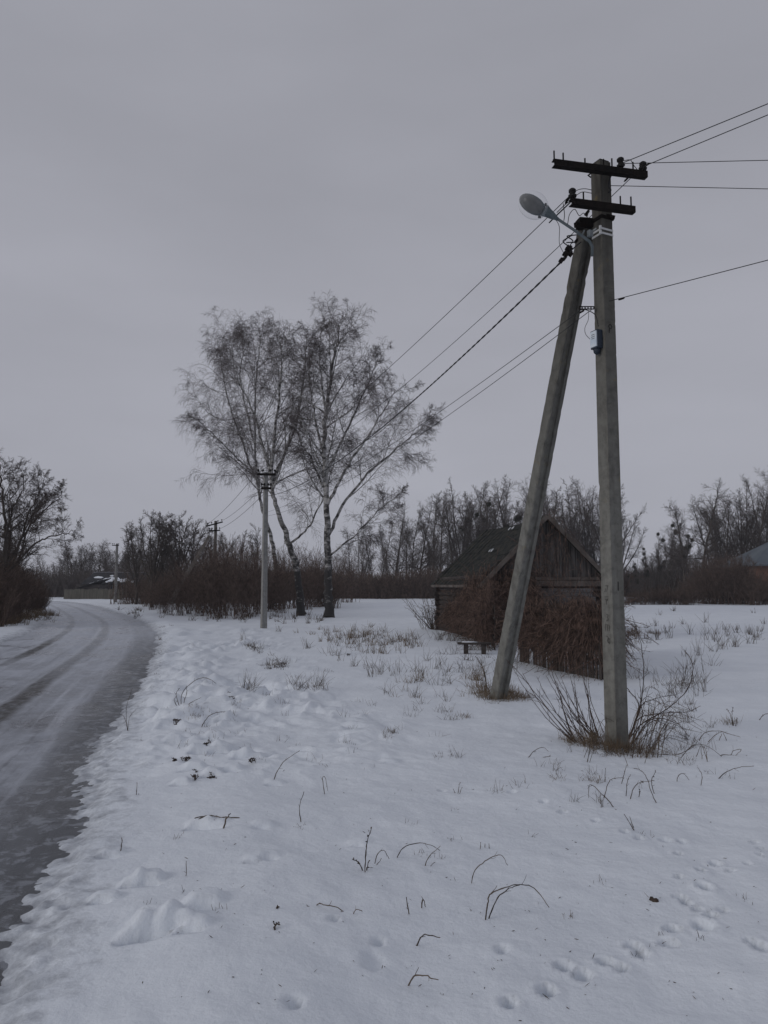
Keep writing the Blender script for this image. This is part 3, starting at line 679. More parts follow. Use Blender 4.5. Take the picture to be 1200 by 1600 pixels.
for k, X_, Yd, ht, wd, rz, lb in [('nl3', -20.2, 33.5, 9.2, 1.0, 1.9, 'tall bare tree cut by the left edge above the roadside thicket'),
                            ('nl2', -20.0, 40.5, 7.6, 1.15, 2.6, 'smaller bare tree behind the large one at the left edge'),
                            ('nl3', -24.5, 52, 6.6, 1.0, .7, 'low bare tree at the far end of the left roadside thicket')]:
    p, used = protos[k]; s = ht/8.0*1.05; z = H(X_, Yd)
    if used: copy_tree(p, (X_, Yd, z), rz, (s*wd, s*wd, s), lb, None, 'tree')
    else:
        protos[k][1] = True; p.location = (X_, Yd, z); p.rotation_euler = (0, 0, rz); p.scale = (s*wd, s*wd, s); tag(p, lb, 'tree')

# ------------------------------------------------------------------ shrubs
def shrub_proto(seed, Ht, n, lean, m_, n2=9, n3=5, r0=.014, rad=.5):
    rg = np.random.default_rng(seed); ac = Acc()
    az = rg.uniform(0, 6.28, n); le = np.abs(rg.normal(0, lean, n))
    o = np.stack([rg.normal(0, rad*.5, n), rg.normal(0, rad*.5, n), np.full(n, -.15)], -1)
    d = norm(np.stack([np.cos(az)*le, np.sin(az)*le, np.ones(n)], -1)); L = Ht*rg.uniform(.55, 1.05, n)
    P = walk(o, d, L, 8, .02, .06, rg); Rr = r0*rg.uniform(.6, 1.2, n)[:, None]*np.linspace(1, .3, 8)[None]
    st = Acc(); st.tubes(P, Rr, 4)
    a, b_ = kids(P, Rr, n2, .2, 1, 32, .32, 5, .05, .10, .6, rg, tip=.5, rmin=.006); ac.tubes(a, b_, 3)
    a, b_ = kids(a, b_, n3, .1, 1, 35, .5, 3, .03, .12, .7, rg, tip=.6, rmin=.005); ac.tubes(a, b_, 3)
    root = bpy.data.objects.new('shrub', None); C.objects.link(root)
    link('stems', st.mesh('shrub_stems', m_), root); link('twigs', ac.mesh('shrub_twigs', m_), root)
    protos['s%d' % seed] = [root, False]; HT['s%d' % seed] = Ht
for sd_, ht_, n_, le_, mm in [(201, 4, 30, .30, m_shrub), (202, 4, 38, .24, m_shrub), (203, 3, 60, .38, m_shrub2), (204, 3, 70, .42, m_shrub2), (205, 2, 60, .6, m_shrub2)]:
    shrub_proto(sd_, ht_, n_, le_, mm)
def shrub(k, px, Y, ht, label, group, wide=1.0, X_=None, seed=[0]):
    seed[0] += 1; rg = random.Random(seed[0]*13+1); X_ = (px-600)/1200*Y if X_ is None else X_
    z = H(X_, Y); s = ht/HT[k]*1.05; rz = rg.uniform(0, 6.28); p, used = protos[k]
    if not used:
        protos[k][1] = True; p.location = (X_, Y, z); p.rotation_euler = (0, 0, rz); p.scale = (s*wide, s*wide, s); return tag(p, label, 'shrub', group)
    return copy_tree(p, (X_, Y, z), rz, (s*wide, s*wide, s), label, group, 'shrub')
rr_ = random.Random(5)
# thicket between lane bend and birches (base line y 940..965)
lab = 'leafless brown shrub in the tall thicket between the lane bend and the birches'
for px, Yd, ht in [(258, 47, 2.6), (268, 45, 3.0), (285, 44, 3.4), (300, 46, 3.6), (318, 43, 3.6), (345, 40.5, 4.3), (350, 44, 4.5), (375, 39.5, 4.1), (365, 43, 4.3), (392, 42, 4.2), (405, 45, 3.9), (330, 48, 4.3), (300, 52, 4.2), (275, 54, 3.8), (250, 57, 3.4),
                   (232, 62, 3.2), (380, 48, 4.2), (415, 49, 4.1), (355, 52, 4.6), (320, 56, 4.5), (290, 60, 4.4), (255, 66, 3.4), (225, 70, 3), (430, 50, 4.0), (400, 55, 4.3), (340, 60, 4.7), (370, 60, 4.6), (240, 54, 2.4), (310, 49, 4.0), (338, 45.5, 4.4)]:
    shrub(rr_.choice(['s201', 's202']), px, Yd, ht*(.82 if px < 325 else .95), lab, 'thicket at the lane bend', rr_.uniform(.8, 1.1))
for px, Yd, ht in [(432, 53, 4.0), (450, 56, 4.2), (470, 58, 4.1), (490, 60, 4.2), (505, 62, 4.2), (525, 58, 3.0), (445, 64, 5.0), (470, 68, 5.2), (495, 70, 5.2), (520, 74, 5.0), (545, 80, 5.0), (480, 54, 3.0), (440, 47, 2.6)]:
    shrub(rr_.choice(['s201', 's202', 's203']), px, Yd, ht, 'leafless brown shrub directly behind the birch trunks', 'shrubs behind the birches', rr_.uniform(.9, 1.2))
# left roadside thicket
for X_, Yd, ht in [(-15.7, 31.5, 2.0), (-16.3, 32.6, 2.6), (-16.6, 34, 2.4), (-17.2, 35.2, 2.8), (-18.0, 37, 2.6), (-17.0, 32.2, 3.2), (-17.6, 33, 2.6), (-18.4, 35.5, 3.2), (-19.6, 37.5, 3.6), (-19.2, 39, 2.6), (-20.6, 41, 3.4), (-20.6, 43.5, 2.4), (-21.8, 45.5, 3.0), (-21.8, 48, 2.2), (-23.4, 49.5, 2.8), (-23.6, 52.5, 2.2), (-25.4, 54.5, 2.6), (-25.9, 58, 2.0), (-27.8, 61, 2.2),
                   (-19.8, 34, 3.8), (-21.5, 38, 4.2), (-23, 42, 4.2), (-25, 47, 4.0), (-27, 52, 3.6), (-29.5, 58, 3.4), (-30.5, 65, 2.2), (-21, 36, 4.0), (-22.6, 45, 3.6), (-24.6, 44, 4.4), (-18.6, 37, 1.5), (-20.2, 42, 1.5), (-21.4, 46.5, 1.4), (-23, 51, 1.4), (-24.8, 56, 1.4)]:
    shrub(rr_.choice(['s202', 's203', 's204']), 0, Yd, ht, 'leafless shrub in the dark red-brown thicket left of the lane', 'thicket left of the lane', rr_.uniform(.9, 1.25), X_)
# right rows
for px, Yd, ht in [(1090, 74, 3.2), (1103, 72, 4.0), (1118, 71, 4.4), (1130, 73, 4.2), (1142, 70, 4.5), (1155, 72, 4.4), (1166, 70, 4.0), (1176, 68, 3.0), (1186, 69, 2.4), (1078, 76, 2.6), (1112, 77, 4.4), (1148, 76, 4.6), (1125, 78, 4.2), (1195, 72, 2.2)]:
    shrub(rr_.choice(['s202', 's203']), px, Yd, ht, 'tall dense brown shrub in front of the brick house at the field edge', 'shrubs in front of the brick house', rr_.uniform(1, 1.4))
for px, Yd, ht in [(978, 69, 1.0), (990, 70, 1.3), (1003, 69, 1.4), (1016, 70, 1.5), (1030, 70, 1.7), (1044, 70, 1.6), (1058, 69, 1.8), (1070, 70, 1.8)]:
    shrub('s205', px, Yd, ht, 'low brown shrub along the field edge right of the large concrete pole', 'low shrubs at the field edge', rr_.uniform(1, 1.4))
# far brush as uncountable stuff
def brush(name, label, x0, x1, y0, y1, n, h0, h1, m_, seed, r=.016, lean=.3):
    rg = np.random.default_rng(seed); t = rg.random(n)
    x = x0+(x1-x0)*t; y = y0+(y1-y0)*rg.random(n)
    hmod = h0+(h1-h0)*(.5+vnoise(x*.35, y*.1, 31)+.3*vnoise(x*1.3, y*.2, 33))
    z = height(x, y, False)-.1
    az = rg.uniform(0, 6.28, n); le = np.abs(rg.normal(0, lean, n))
    d = norm(np.stack([np.cos(az)*le, np.sin(az)*le, np.ones(n)], -1))
    P = walk(np.stack([x, y, z], -1), d, hmod*rg.uniform(.5, 1, n), 6, .0, .10, rg)
    Rr = np.full((n, 1), r)*np.linspace(1, .4, 6)[None]
    ac = Acc(); ac.tubes(P, Rr, 3)
    a, b_ = kids(P, Rr, 4, .2, 1, 35, .35, 4, .02, .12, .7, rg, tip=.6, rmin=r*.5); ac.tubes(a, b_, 3)
    O = np.array(((x0+x1)/2, (y0+y1)/2, 0))
    o = link(name, ac.mesh(name, m_, off=O), None, O); return tag(o, label, 'brush', kind='stuff')
brush('brush', 'long band of brown leafless brush along the far edge of the snowy field', -17, 14, 99, 108, 9000, 3.2, 4.8, m_shrub2, 301, .022)
brush('brush', 'distant brown brush band right of the large concrete pole below the skyline trees', 27, 62, 112, 124, 8000, 4.0, 6.0, m_shrub2, 302, .026)
brush('brush', 'brown undergrowth at the feet of the far wood behind the old house', -68, -34, 112, 128, 5500, 3.5, 5.5, m_twig_far, 303, .028)
brush('brush', 'dark brown undergrowth behind the thicket and the birches', -25, -10, 70, 88, 2600, 2.6, 4.2, m_shrub, 304, .02)

# ------------------------------------------------------------------ poles
def ring(c, ax, u, w, d, prof):
    v_ = Vector(ax).cross(Vector(u)); return [Vector(c)+Vector(u)*(x*w)+v_*(y*d) for x, y in prof]
SQ = [(-.5, -.47), (-.47, -.5), (.47, -.5), (.5, -.47), (.5, .47), (.47, .5), (-.47, .5), (-.5, .47)]
GRV = [(-.5, -.42), (-.42, -.5), (-.15, -.5), (-.10, -.36), (.12, -.36), (.17, -.5), (.42, -.5), (.5, -.42), (.5, .42), (.42, .5), (.16, .5), (.11, .36), (-.11, .36), (-.16, .5), (-.42, .5), (-.5, .42)]
def shaft(a, b_, w0, w1, d0, d1, yaw, prof, n=60, chip=.0, seed=1):
    rd = random.Random(seed); a = Vector(a); b_ = Vector(b_); ax = (b_-a).normalized()
    u = Vector((math.cos(yaw), math.sin(yaw), 0)); u = (u-ax*u.dot(ax)).normalized(); v_ = ax.cross(u)
    rings = []
    for k in range(n+1):
        t = k/n; w_ = w0+(w1-w0)*t; d_ = d0+(d1-d0)*t; c = a+(b_-a)*t; rg = []
        for x, y in prof:
            corner = abs(x) > .4 and abs(y) > .4
            j = 1-(rd.random()**14)*chip*(4 if corner else .3)-rd.random()*.006
            rg.append(c+u*(x*w_*j)+v_*(y*d_*j))
        rings.append(rg)
    return rings

P1 = Gd(964, 1166); P1x, P1y = float(P1[0]), float(P1[1]); O1 = (P1x, P1y, H(P1x, P1y))
pole = empty('utility_pole', O1, 'large weathered concrete power pole with a leaning brace and two black crossarms', 'utility pole')
def part(mb, name, m, parent=pole, O=O1, smooth=False): return mb.obj(name, m, parent, O, smooth)
mb = MB(); ZT = 6.5
YAW = R_(26)
mb.loft(shaft((P1x, P1y, -.4), (P1x, P1y, ZT), .178, .158, .178, .158, YAW, SQ, 130, .05, 3))
post = part(mb, 'post', m_conc)
# brace
Sb = G(777, 1092); St = A(918, 352, P1y+.12)
Sb = np.array((Sb[0], Sb[1], -.05)); dvec = Sb-St; Sb2 = Sb+dvec*.04
mb = MB(); mb.loft(shaft(Sb2, St, .208, .165, .19, .145, R_(28), GRV, 110, .05, 5)); part(mb, 'brace', m_conc)
# crossarms
def arm(px0, py0, px1, py1, z, name):
    a = G(px0, py0, z); b_ = G(px1, py1, z); a = Vector(a); b_ = Vector(b_); d = (b_-a).normalized()
    mb = MB(); mb.beam(a, b_, .008, .075); n_ = d.cross(Vector((0, 0, 1))); # L-angle: web + top flange
    if n_.y < 0: n_ = -n_
    mb.beam(a+n_*.036+Vector((0, 0, .034)), b_+n_*.036+Vector((0, 0, .034)), .062, .007)
    mb.beam(a+n_*.036-Vector((0, 0, .034)), b_+n_*.036-Vector((0, 0, .034)), .062, .007)
    o = part(mb, name, m_iron); return a, b_, d, n_, o
a1, b1, d1, n1_, arm1 = arm(866, 253, 1012, 272, 6.30, 'crossarm')
a2, b2_, d2, n2_, arm2 = arm(893, 314, 993, 327, 5.87, 'crossarm')
def pins(a, b_, n_, o, z, fr, hs):
    for f, h in zip(fr, hs):
        mb = MB(); c = a+(b_-a)*f+n_*.035; mb.tube([c+Vector((0, 0, .02)), c+Vector((0, 0, .04+h)),], .0085, 6)
        mb.tube([c+Vector((0, 0, .034)), c+Vector((0, 0, .05))], .016, 6)
        mb.obj('pin', m_iron, o, O1)
pins(a1, b1, n1_, arm1, 6.4, (.015, .11, .34, .54, .63, .86), (.11, .10, .07, .09, .11, .10))
pins(a2, b2_, n2_, arm2, 5.98, (.21, .79, .96), (.10, .11, .12))
def insulator(base, tilt, parent=pole, O=O1, s=1.0):
    ax = Vector((0, 0, 1))+Vector(tilt); mb = MB()
    mb.lathe(base, ax, [(-.005*s, .012*s), (.012*s, .036*s), (.03*s, .04*s), (.036*s, .026*s), (.055*s, .024*s), (.06*s, .034*s), (.082*s, .034*s), (.095*s, .020*s), (.1*s, .004*s)], 14)
    return mb.obj('insulator', m_ceram, parent, O, True)
I1 = a1+(b1-a1)*.73+n1_*.035+Vector((0, 0, .055)); I2 = a1+(b1-a1)*.965+n1_*.035+Vector((0, 0, .05)); I3 = a2+(b2_-a2)*.04+n2_*.035+Vector((0, 0, .05))
for I, tl in ((I1, (-.15, -.2, 0)), (I2, (.1, .1, 0)), (I3, (0, 0, 0))): insulator(I, tl, s=1.18)
# clamps, dark collar under the lower arm
mb = MB(); zk = A(940, 338, P1y-.1)[2]; mb.box((P1x, P1y, zk), (.175, .175, .04), YAW)
mb.beam(A(945, 338, P1y-.05), A(960, 341, P1y-.05), .05, .04)
part(mb, 'collar', m_iron)
mb = MB(); mb.box((P1x, P1y, 6.46), (.13, .13, .12), YAW); part(mb, 'pole_cap', m_iron)
mb = MB(); mb.tube([A(923, 271, P1y-.1), A(919, 274, P1y-.12), A(923, 277, P1y-.1)], .01, 6); part(mb, 'hook', m_iron)
mb = MB(); mb.box(tuple(A(913, 350, P1y+.05)), (.16, .12, .10), R_(10)); mb.beam(A(899, 351, P1y-.05), A(912, 353, P1y), .05, .055); mb.tube([A(897, 349, P1y-.05), A(910, 350, P1y)], .006, 5)
part(mb, 'brace_cap', m_iron)
for zz in (A(940, 357, P1y-.1)[2], A(940, 364, P1y-.1)[2]):
    mb = MB(); w_ = .170
    mb.loft([[Vector((P1x, P1y, zz+dz))+Matrix.Rotation(YAW, 3, 'Z') @ Vector((x*w_, y*w_, 0)) for x, y in SQ] for dz in (-.011, .011)])
    part(mb, 'band', m_band)
    mb = MB(); c = Vector(A(938, 357, P1y-.13)); mb.box((c.x, c.y, zz), (.022, .02, .04), YAW); part(mb, 'buckle', m_band)
mb = MB(); c = Vector(A(922, 365, P1y-.11)); mb.box(c, (.05, .045, .07), YAW); mb.beam(A(913, 360, P1y-.1), A(910, 366, P1y-.1), .016, .016); mb.beam(A(926, 361, P1y-.11), A(932, 357, P1y-.14), .014, .016)
part(mb, 'clamp', m_galv)
mb = MB(); mb.tube([A(950, 386, P1y-.02), A(957, 386, P1y-.02)], .007, 6); mb.box(tuple(A(953, 386, P1y-.02)), (.02, .02, .035)); part(mb, 'bolt', m_iron)
# strut bracket with holes + hook
mb = MB(); p, q_ = A(905, 481, P1y-.02), A(928, 481, P1y-.02); mb.beam(p+np.array((0, 0, .014)), q_+np.array((0, 0, .014)), .02, .006); mb.beam(p-np.array((0, 0, .014)), q_-np.array((0, 0, .014)), .02, .006)
for k in range(6): c = p+(q_-p)*(k/5); mb.beam(c-np.array((0, 0, .014)), c+np.array((0, 0, .014)), .02, .009, up=(1, 0, 0))
part(mb, 'bracket', m_iron)
# meter box on the left face
fL = Matrix.Rotation(YAW, 3, 'Z') @ Vector((0, 1, 0)); fL = Vector((-math.sin(YAW), math.cos(YAW), 0))
nL = Vector((-math.cos(YAW), -math.sin(YAW), 0)); nR = Vector((math.sin(YAW), -math.cos(YAW), 0))   # left and right visible face normals
zc = A(931, 527, P1y-.13)[2]
c = Vector((P1x, P1y, zc))+nL*(.084+.035)+Vector((math.sin(YAW), -math.cos(YAW), 0))*(-.01)
mb = MB(); mb.box(c, (.07, .115, .205), YAW); bx_ = part(mb, 'cable_box', m_boxd)
mb = MB(); mb.box(c+nL*.042, (.016, .095, .175), YAW)
for k in range(2): pass
cov = mb.obj('cover', m_boxw, bx_, O1)
mb = MB()
for k, ln_ in enumerate((.05, .06, .045)): mb.box(c+nL*.0515+Vector((0, 0, .05-.022*k)), (.002, ln_, .005), YAW)
mb.obj('text_lines', m_mark, cov, O1)
mb = MB(); mb.lathe(c-Vector((0, 0, .12)), (0, 0, 1), [(-.05, .01), (-.03, .034), (.0, .04), (.02, .034)], 12); mb.obj('cable_gland', m_boxd, bx_, O1, True)
# painted ring-and-stem mark and scratched characters, raised 2 mm strokes on the faces
def face_pt(n, s_, z, off=.003):
    half = (.178+(.158-.178)*((z+.4)/6.9))/2
    tdir = Vector((-n.y, n.x, 0)); return Vector((P1x, P1y, z))+n*(half+off)+tdir*s_
def strokes(n, z0, sc, lst, name, m, w_=.006):
    mb = MB()
    for st in lst:
        pts = [face_pt(n, x*sc, z0+y*sc) for x, y in st]
        for a, b_ in zip(pts, pts[1:]): 
            if (b_-a).length > 1e-5: mb.beam(a, b_, w_, .002, up=n)
    return part(mb, name, m)
circ = lambda cx_, cy_, r, a0=0, a1=360, n=10, ry=None: [(cx_+r*math.cos(R_(a0+(a1-a0)*k/n)), cy_+(ry or r)*math.sin(R_(a0+(a1-a0)*k/n))) for k in range(n+1)]
zP = A(948, 510, P1y-.1)[2]
strokes(nR, zP, .03, [circ(-.1, .2, .75, 0, 360, 12), [(-.35, -.55), (-.75, -2.3)], [(-.45, -.55), (-.7, -1.6)]], 'painted_mark', m_paint, .011)
marks = [(920, [[(-.5, .9), (.8, 1.0), (.1, -1)], [(-1.0, -.9), (-.5, -.9), (-.4, .2)]]),
         (938, [[(-.9, 1), (.8, 1.1)], [(-.7, .3), (.7, .4), (.1, -.2)], [(-.2, .3), (-.1, -1.4)]]),
         (965, [circ(0, .5, .45, 130, -80, 7), circ(0, -.5, .5, 80, -130, 7)]),
         (981, [[(-.9, 1), (-.9, -1)], [(-.9, .9), (.9, .8)], [(0, .9), (0, -1)], [(.9, .8), (.9, -1)]]),
         (1000, [[(-.9, 1.1), (.1, 1.0), (.3, -.2)], circ(.5, -.3, .5, 0, 360, 9, .8), [(-.2, -.2), (1, -1.3)]])]
for py, st in marks:
    strokes(nL, A(945, py, P1y-.1)[2], .034, st, 'scratched_character', m_mark, .005)
mb = MB(); mb.beam(face_pt(nR, .0, A(955, 909, P1y-.1)[2]), face_pt(nR, .0, A(955, 923, P1y-.1)[2]), .011, .003, up=nR); part(mb, 'slot_mark', m_paint)

# street lamp fixed to the pole
LB = A(922, 397, P1y-.17); lamp = empty('street_lamp', LB, 'grey street lamp with a clear glass bowl on a slanting arm of the pole', 'street lamp')
def lp(px, py, dy=0): return A(px, py, P1y-.17+dy)
mb = MB(); mb.tube([lp(925, 400), lp(925.5, 385), lp(921, 377, -.01), lp(895, 358, -.03), lp(868, 340, -.06)], [.016, .017, .017, .016, .016], 10)
mb.obj('arm', m_lamp, lamp, tuple(LB), True)
ax = Vector(lp(833, 318, -.11))-Vector(lp(868, 341, -.06)); ax.normalize()
cvec = Vector(lp(833, 320))-Vector((0, 0, CAMH)); cvec.normalize()
dn = (-cvec + Vector((-.1, 0, -.15))); dn = (dn-ax*dn.dot(ax)).normalized(); side = ax.cross(dn)
hc = Vector(lp(832, 320, -.10))
mb = MB(); mb.lathe(Vector(lp(872, 343, -.055)), ax, [(0, .018), (.03, .024), (.07, .038), (.13, .05), (.175, .066), (.185, .07)], 14, U=side, sq=(1, .8)); nk = mb.obj('neck', m_lamp, lamp, tuple(LB), True)
def half_ell(c, ax, nrm, sd_, a_, b_, d_, n=9, s=20, tmax=88):
    rings = []
    for k in range(n+1):
        th = R_(tmax*k/n); rings.append([c+ax*(a_*math.cos(th)*math.cos(2*math.pi*j/s))+sd_*(b_*math.cos(th)*math.sin(2*math.pi*j/s))+nrm*(d_*math.sin(th)) for j in range(s)])
    return rings
mb = MB(); mb.loft(half_ell(hc-dn*.01, ax, -dn, side, .165, .092, .10)); mb.obj('housing', m_lamp, lamp, tuple(LB), True)
mb = MB(); mb.loft(half_ell(hc+dn*.005+ax*.015, ax, dn, side, .150, .082, .025, 4)); mb.obj('reflector', m_refl, lamp, tuple(LB), True)
mb = MB(); mb.loft(half_ell(hc-dn*.012-ax*.01, ax, dn, side, .175, .146, .150), cap=False); mb.obj('glass_bowl', m_glass, lamp, tuple(LB), True)
mb = MB(); mb.box(Vector(lp(852.5, 320, -.09)), (.022, .02, .03)); mb.box(Vector(lp(843, 339, -.09)), (.03, .02, .02)); mb.obj('clip', m_iron, nk, tuple(LB))

# ------------------------------------------------------------------ other poles
def far_pole(px, by, topy, label, arms, w_=.2, brace=None, base=None, m_=m_conc2):
    g = Gd(px, by) if base is None else base
    z1 = A(px, topy, g[1])[2]; O = (float(g[0]), float(g[1]), float(g[2]))
    r = empty('utility_pole', O, label, 'utility pole')
    mb = MB(); mb.loft(shaft((O[0], O[1], O[2]-.4), (O[0], O[1], z1), w_*1.15, w_*.8, w_*1.15, w_*.8, R_(30), SQ, 24, .04, int(px))); mb.obj('post', m_, r, O)
    ends = []
    for (xa, ya, xb, yb) in arms:
        a = Vector(A(xa, ya, O[1]-.16)); b_ = Vector(A(xb, yb, O[1]-.10)); mb = MB(); mb.beam(a, b_, .07, .09); o = mb.obj('crossarm', m_iron, r, O); ends.append((a, b_))
        for f in (.06, .3, .7, .94):
            mb = MB(); c = a+(b_-a)*f; mb.tube([c, c+Vector((0, 0, .17))], .013, 5); mb.lathe(c+Vector((0, 0, .12)), (0, 0, 1), [(0, .02), (.02, .05), (.07, .045), (.1, .01)], 8); mb.obj('insulator', m_ceram, o, O)
    if brace:
        a = Vector(A(brace[0], brace[1], O[1]+brace[4])); b_ = Vector(A(brace[2], brace[3], O[1]+.1))
        mb = MB(); mb.loft(shaft(a, b_, .28, .2, .24, .18, R_(30), SQ, 10)); mb.obj('brace', m_, r, O)
    return r, ends
p2, e2 = far_pole(412, 982, 738, 'slim pale concrete pole standing in front of the birches', [(402, 741, 431, 741.5), (408, 763, 424, 763)], .19)
b3 = G(335, 0.0); g3 = (A(335, 915, 56)[0], 56.0, 0.0)
p3, e3 = far_pole(335, 0, 814, 'dark topped pole with a leaning brace rising out of the brown thicket', [(323, 822, 348, 815.5), (326, 829.5, 344, 828.5)], .22, (266, 942, 327, 838, -6), base=(g3[0], g3[1], H(g3[0], g3[1])), m_=m_ashtree)
p4, e4 = far_pole(180, 941, 850, 'thin concrete pole by the lane bend in front of the old house', [(175, 852, 186, 852)], .26)
g5 = (A(103, 915, 120)[0], 120.0, 0.0)
p5, e5 = far_pole(104, 0, 884, 'farthest small pole, standing left of the old house', [], .34, base=(g5[0], g5[1], H(g5[0], g5[1])))

# ------------------------------------------------------------------ wires
def wire(pts_or_ab, label, r=.005, sag=.3, n=40, name='overhead_wire', extra=None, group='overhead wires'):
    a, b_ = (np.array(p, float) for p in pts_or_ab)
    tt = np.linspace(0, 1, n); P = a+(b_-a)*tt[:, None]; P[:, 2] -= 4*sag*tt*(1-tt)
    ac = Acc(); dd = np.linalg.norm(P-np.array((0, 0, CAMH)), axis=1)
    if extra == 'twist':
        L = np.linalg.norm(b_-a); n = 700; tt = np.linspace(0, 1, n); P = a+(b_-a)*tt[:, None]; P[:, 2] -= 4*sag*tt*(1-tt)
        ph = tt*L/.35*2*math.pi
        for k in (0, math.pi): 
            Q = P.copy(); Q[:, 2] += .005*np.cos(ph+k); Q[:, 0] += .005*np.sin(ph+k); ac.tube(Q, r, 5)
    else: ac.tube(P, r, 5)
    o = link(name, ac.mesh(name, m_wire, off=a), None, tuple(a)); return tag(o, label, 'wire', group)
wire((I3+Vector((0, 0, .06)), e2[0][0]+Vector((.1, 0, .12))), 'upper long wire running from the lower crossarm down left to the pole before the birches', .0048, .28)
wire((I2+Vector((0, 0, .05)), e2[0][1]+Vector((-.05, 0, .1))), 'second long wire passing behind the big pole down left to the pole before the birches', .0048, .5)
wire((A(884, 402, P1y-.1), A(418, 775, P1y+22)), 'thick twisted cable sagging left from the tangle of clamps to the birches pole', .0072, .55, extra='twist')
wire((A(908, 484, P1y-.02), A(418, 800, P1y+22)), 'upper of the two low thin wires running from the brace bracket toward the birches', .0042, .3)
wire((A(924, 484, P1y-.02), A(419, 806, P1y+22)), 'lower of the two low thin wires running from the brace bracket toward the birches', .0042, .4)
def far_end(px, py, z, a, L=34):
    g = np.array(G(px, py, z)); a = np.array(a, float); d = g-a; d[2] = 0; return a+d/np.linalg.norm(d)*L
s1 = I1+Vector((0, 0, .05)); s2 = I2+Vector((0, 0, .05))
wire((s1, far_end(1200, 158, s1.z, s1)), 'uppermost wire leaving the top crossarm toward the upper right corner', .0048, .15)
wire((s2, far_end(1200, 176, s2.z, s2)), 'wire just below the uppermost one, leaving the crossarm end toward the upper right', .0048, .15)
wire((s1, far_end(1200, 248, s1.z, s1)), 'flat wire leaving level to the right from the top crossarm', .0042, .1)
s4 = Vector(A(951, 290, P1y-.05)); wire((s4, far_end(1200, 292, s4.z, s4)), 'flat wire leaving level to the right just under the top crossarm', .0042, .12)
s5 = Vector(A(950, 471, P1y-.06)); wire((s5, far_end(1200, 402, s5.z, s5)), 'lone low wire rising to the right from the middle of the big pole', .0045, .15)
for k, (a, b_) in enumerate([(e2[0][0], e3[0][0]), (e2[0][1], e3[0][1]), (e2[1][1], e3[1][1])]):
    wire((a+Vector((.02, 0, .12)), b_+Vector((0, 0, .12))), 'faint wire between the birches pole and the dark topped pole in the thicket', .010, .22, group='wires between the two farther poles')
def cord(pts, name, r=.005, m=m_wire, parent=pole, O=O1, Y=None):
    Y = P1y-.16 if Y is None else Y
    P = smooth_path([A(x, y, Y) for x, y in pts], 6); ac = Acc(); ac.tube(P, r, 5)
    return link(name, ac.mesh(name, m, off=O), parent)
for pts, r in [([(895, 312), (887, 320), (868, 338), (858, 348)], .008), ([(880, 318), (882, 335), (881, 345)], .0045), ([(898, 311), (885, 318), (870, 332)], .005),
            ([(887, 350), (890, 335), (898, 327), (905, 337), (912, 333), (918, 340)], .0042), ([(917, 338), (922, 325), (933, 318)], .009), ([(901, 367), (886, 369), (893, 374), (895, 378), (885, 379)], .0065),
            ([(895, 367), (883, 374), (880, 378), (890, 386)], .0065), ([(900, 378), (893, 380), (890, 386)], .0055), ([(868, 342), (874, 355), (874, 380), (881, 396)], .0035),
            ([(908, 378), (896, 388), (890, 395)], .007), ([(957, 270), (953, 278), (951, 290), (954, 297), (951, 301)], .011), ([(905, 485), (915, 484), (930, 492), (935, 510)], .005),
            ([(920, 486), (919, 500), (914, 512), (915, 522), (922, 530)], .003), ([(897, 300), (905, 296), (915, 295), (925, 297)], .004), ([(898, 307), (910, 300), (925, 302)], .004),
            ([(975, 251), (985, 250), (990, 258), (1000, 268), (1006, 262)], .004)]:
    cord(pts, 'jumper_cable', r)
for (x, y), sz in [((889, 389), (.075, .05, .05)), ((884, 397), (.06, .05, .05)), ((891, 397), (.05, .04, .04)), ((877, 407), (.045, .04, .045)), ((917, 333), (.03, .03, .06)), ((900, 377), (.03, .03, .04)), ((882, 404), (.03, .02, .05))]:
    mb = MB(); c = Vector(A(x, y, P1y-.14)); M_ = Matrix.Rotation(R_(38), 3, 'Y'); mb.box(c, sz, M=M_); mb.box(c+M_ @ Vector((0, -.01, sz[2]*.55)), (sz[0]*.4, .018, sz[2]*.5), M=M_); part(mb, 'wire_clamp', m_iron)
def splice(px, py, dx, dy, Yp, r=.011, L=.05):
    c0 = A(px-dx, py-dy, Yp); c1 = A(px+dx, py+dy, Yp); mb = MB(); mb.tube([c0, (np.array(c0)*.8+np.array(c1)*.2), (np.array(c0)*.2+np.array(c1)*.8), c1], [r*.4, r, r, r*.4], 8); part(mb, 'splice', m_iron)
splice(971, 467, 5, -1.6, P1y-.2); splice(909, 487, 4, -2.3, P1y-.1); splice(980, 279, 5, -5, P1y-.05); splice(887, 312, 4, -6, P1y-.2, .014)
splice(1012, 257, 3, -2, P1y-.1)

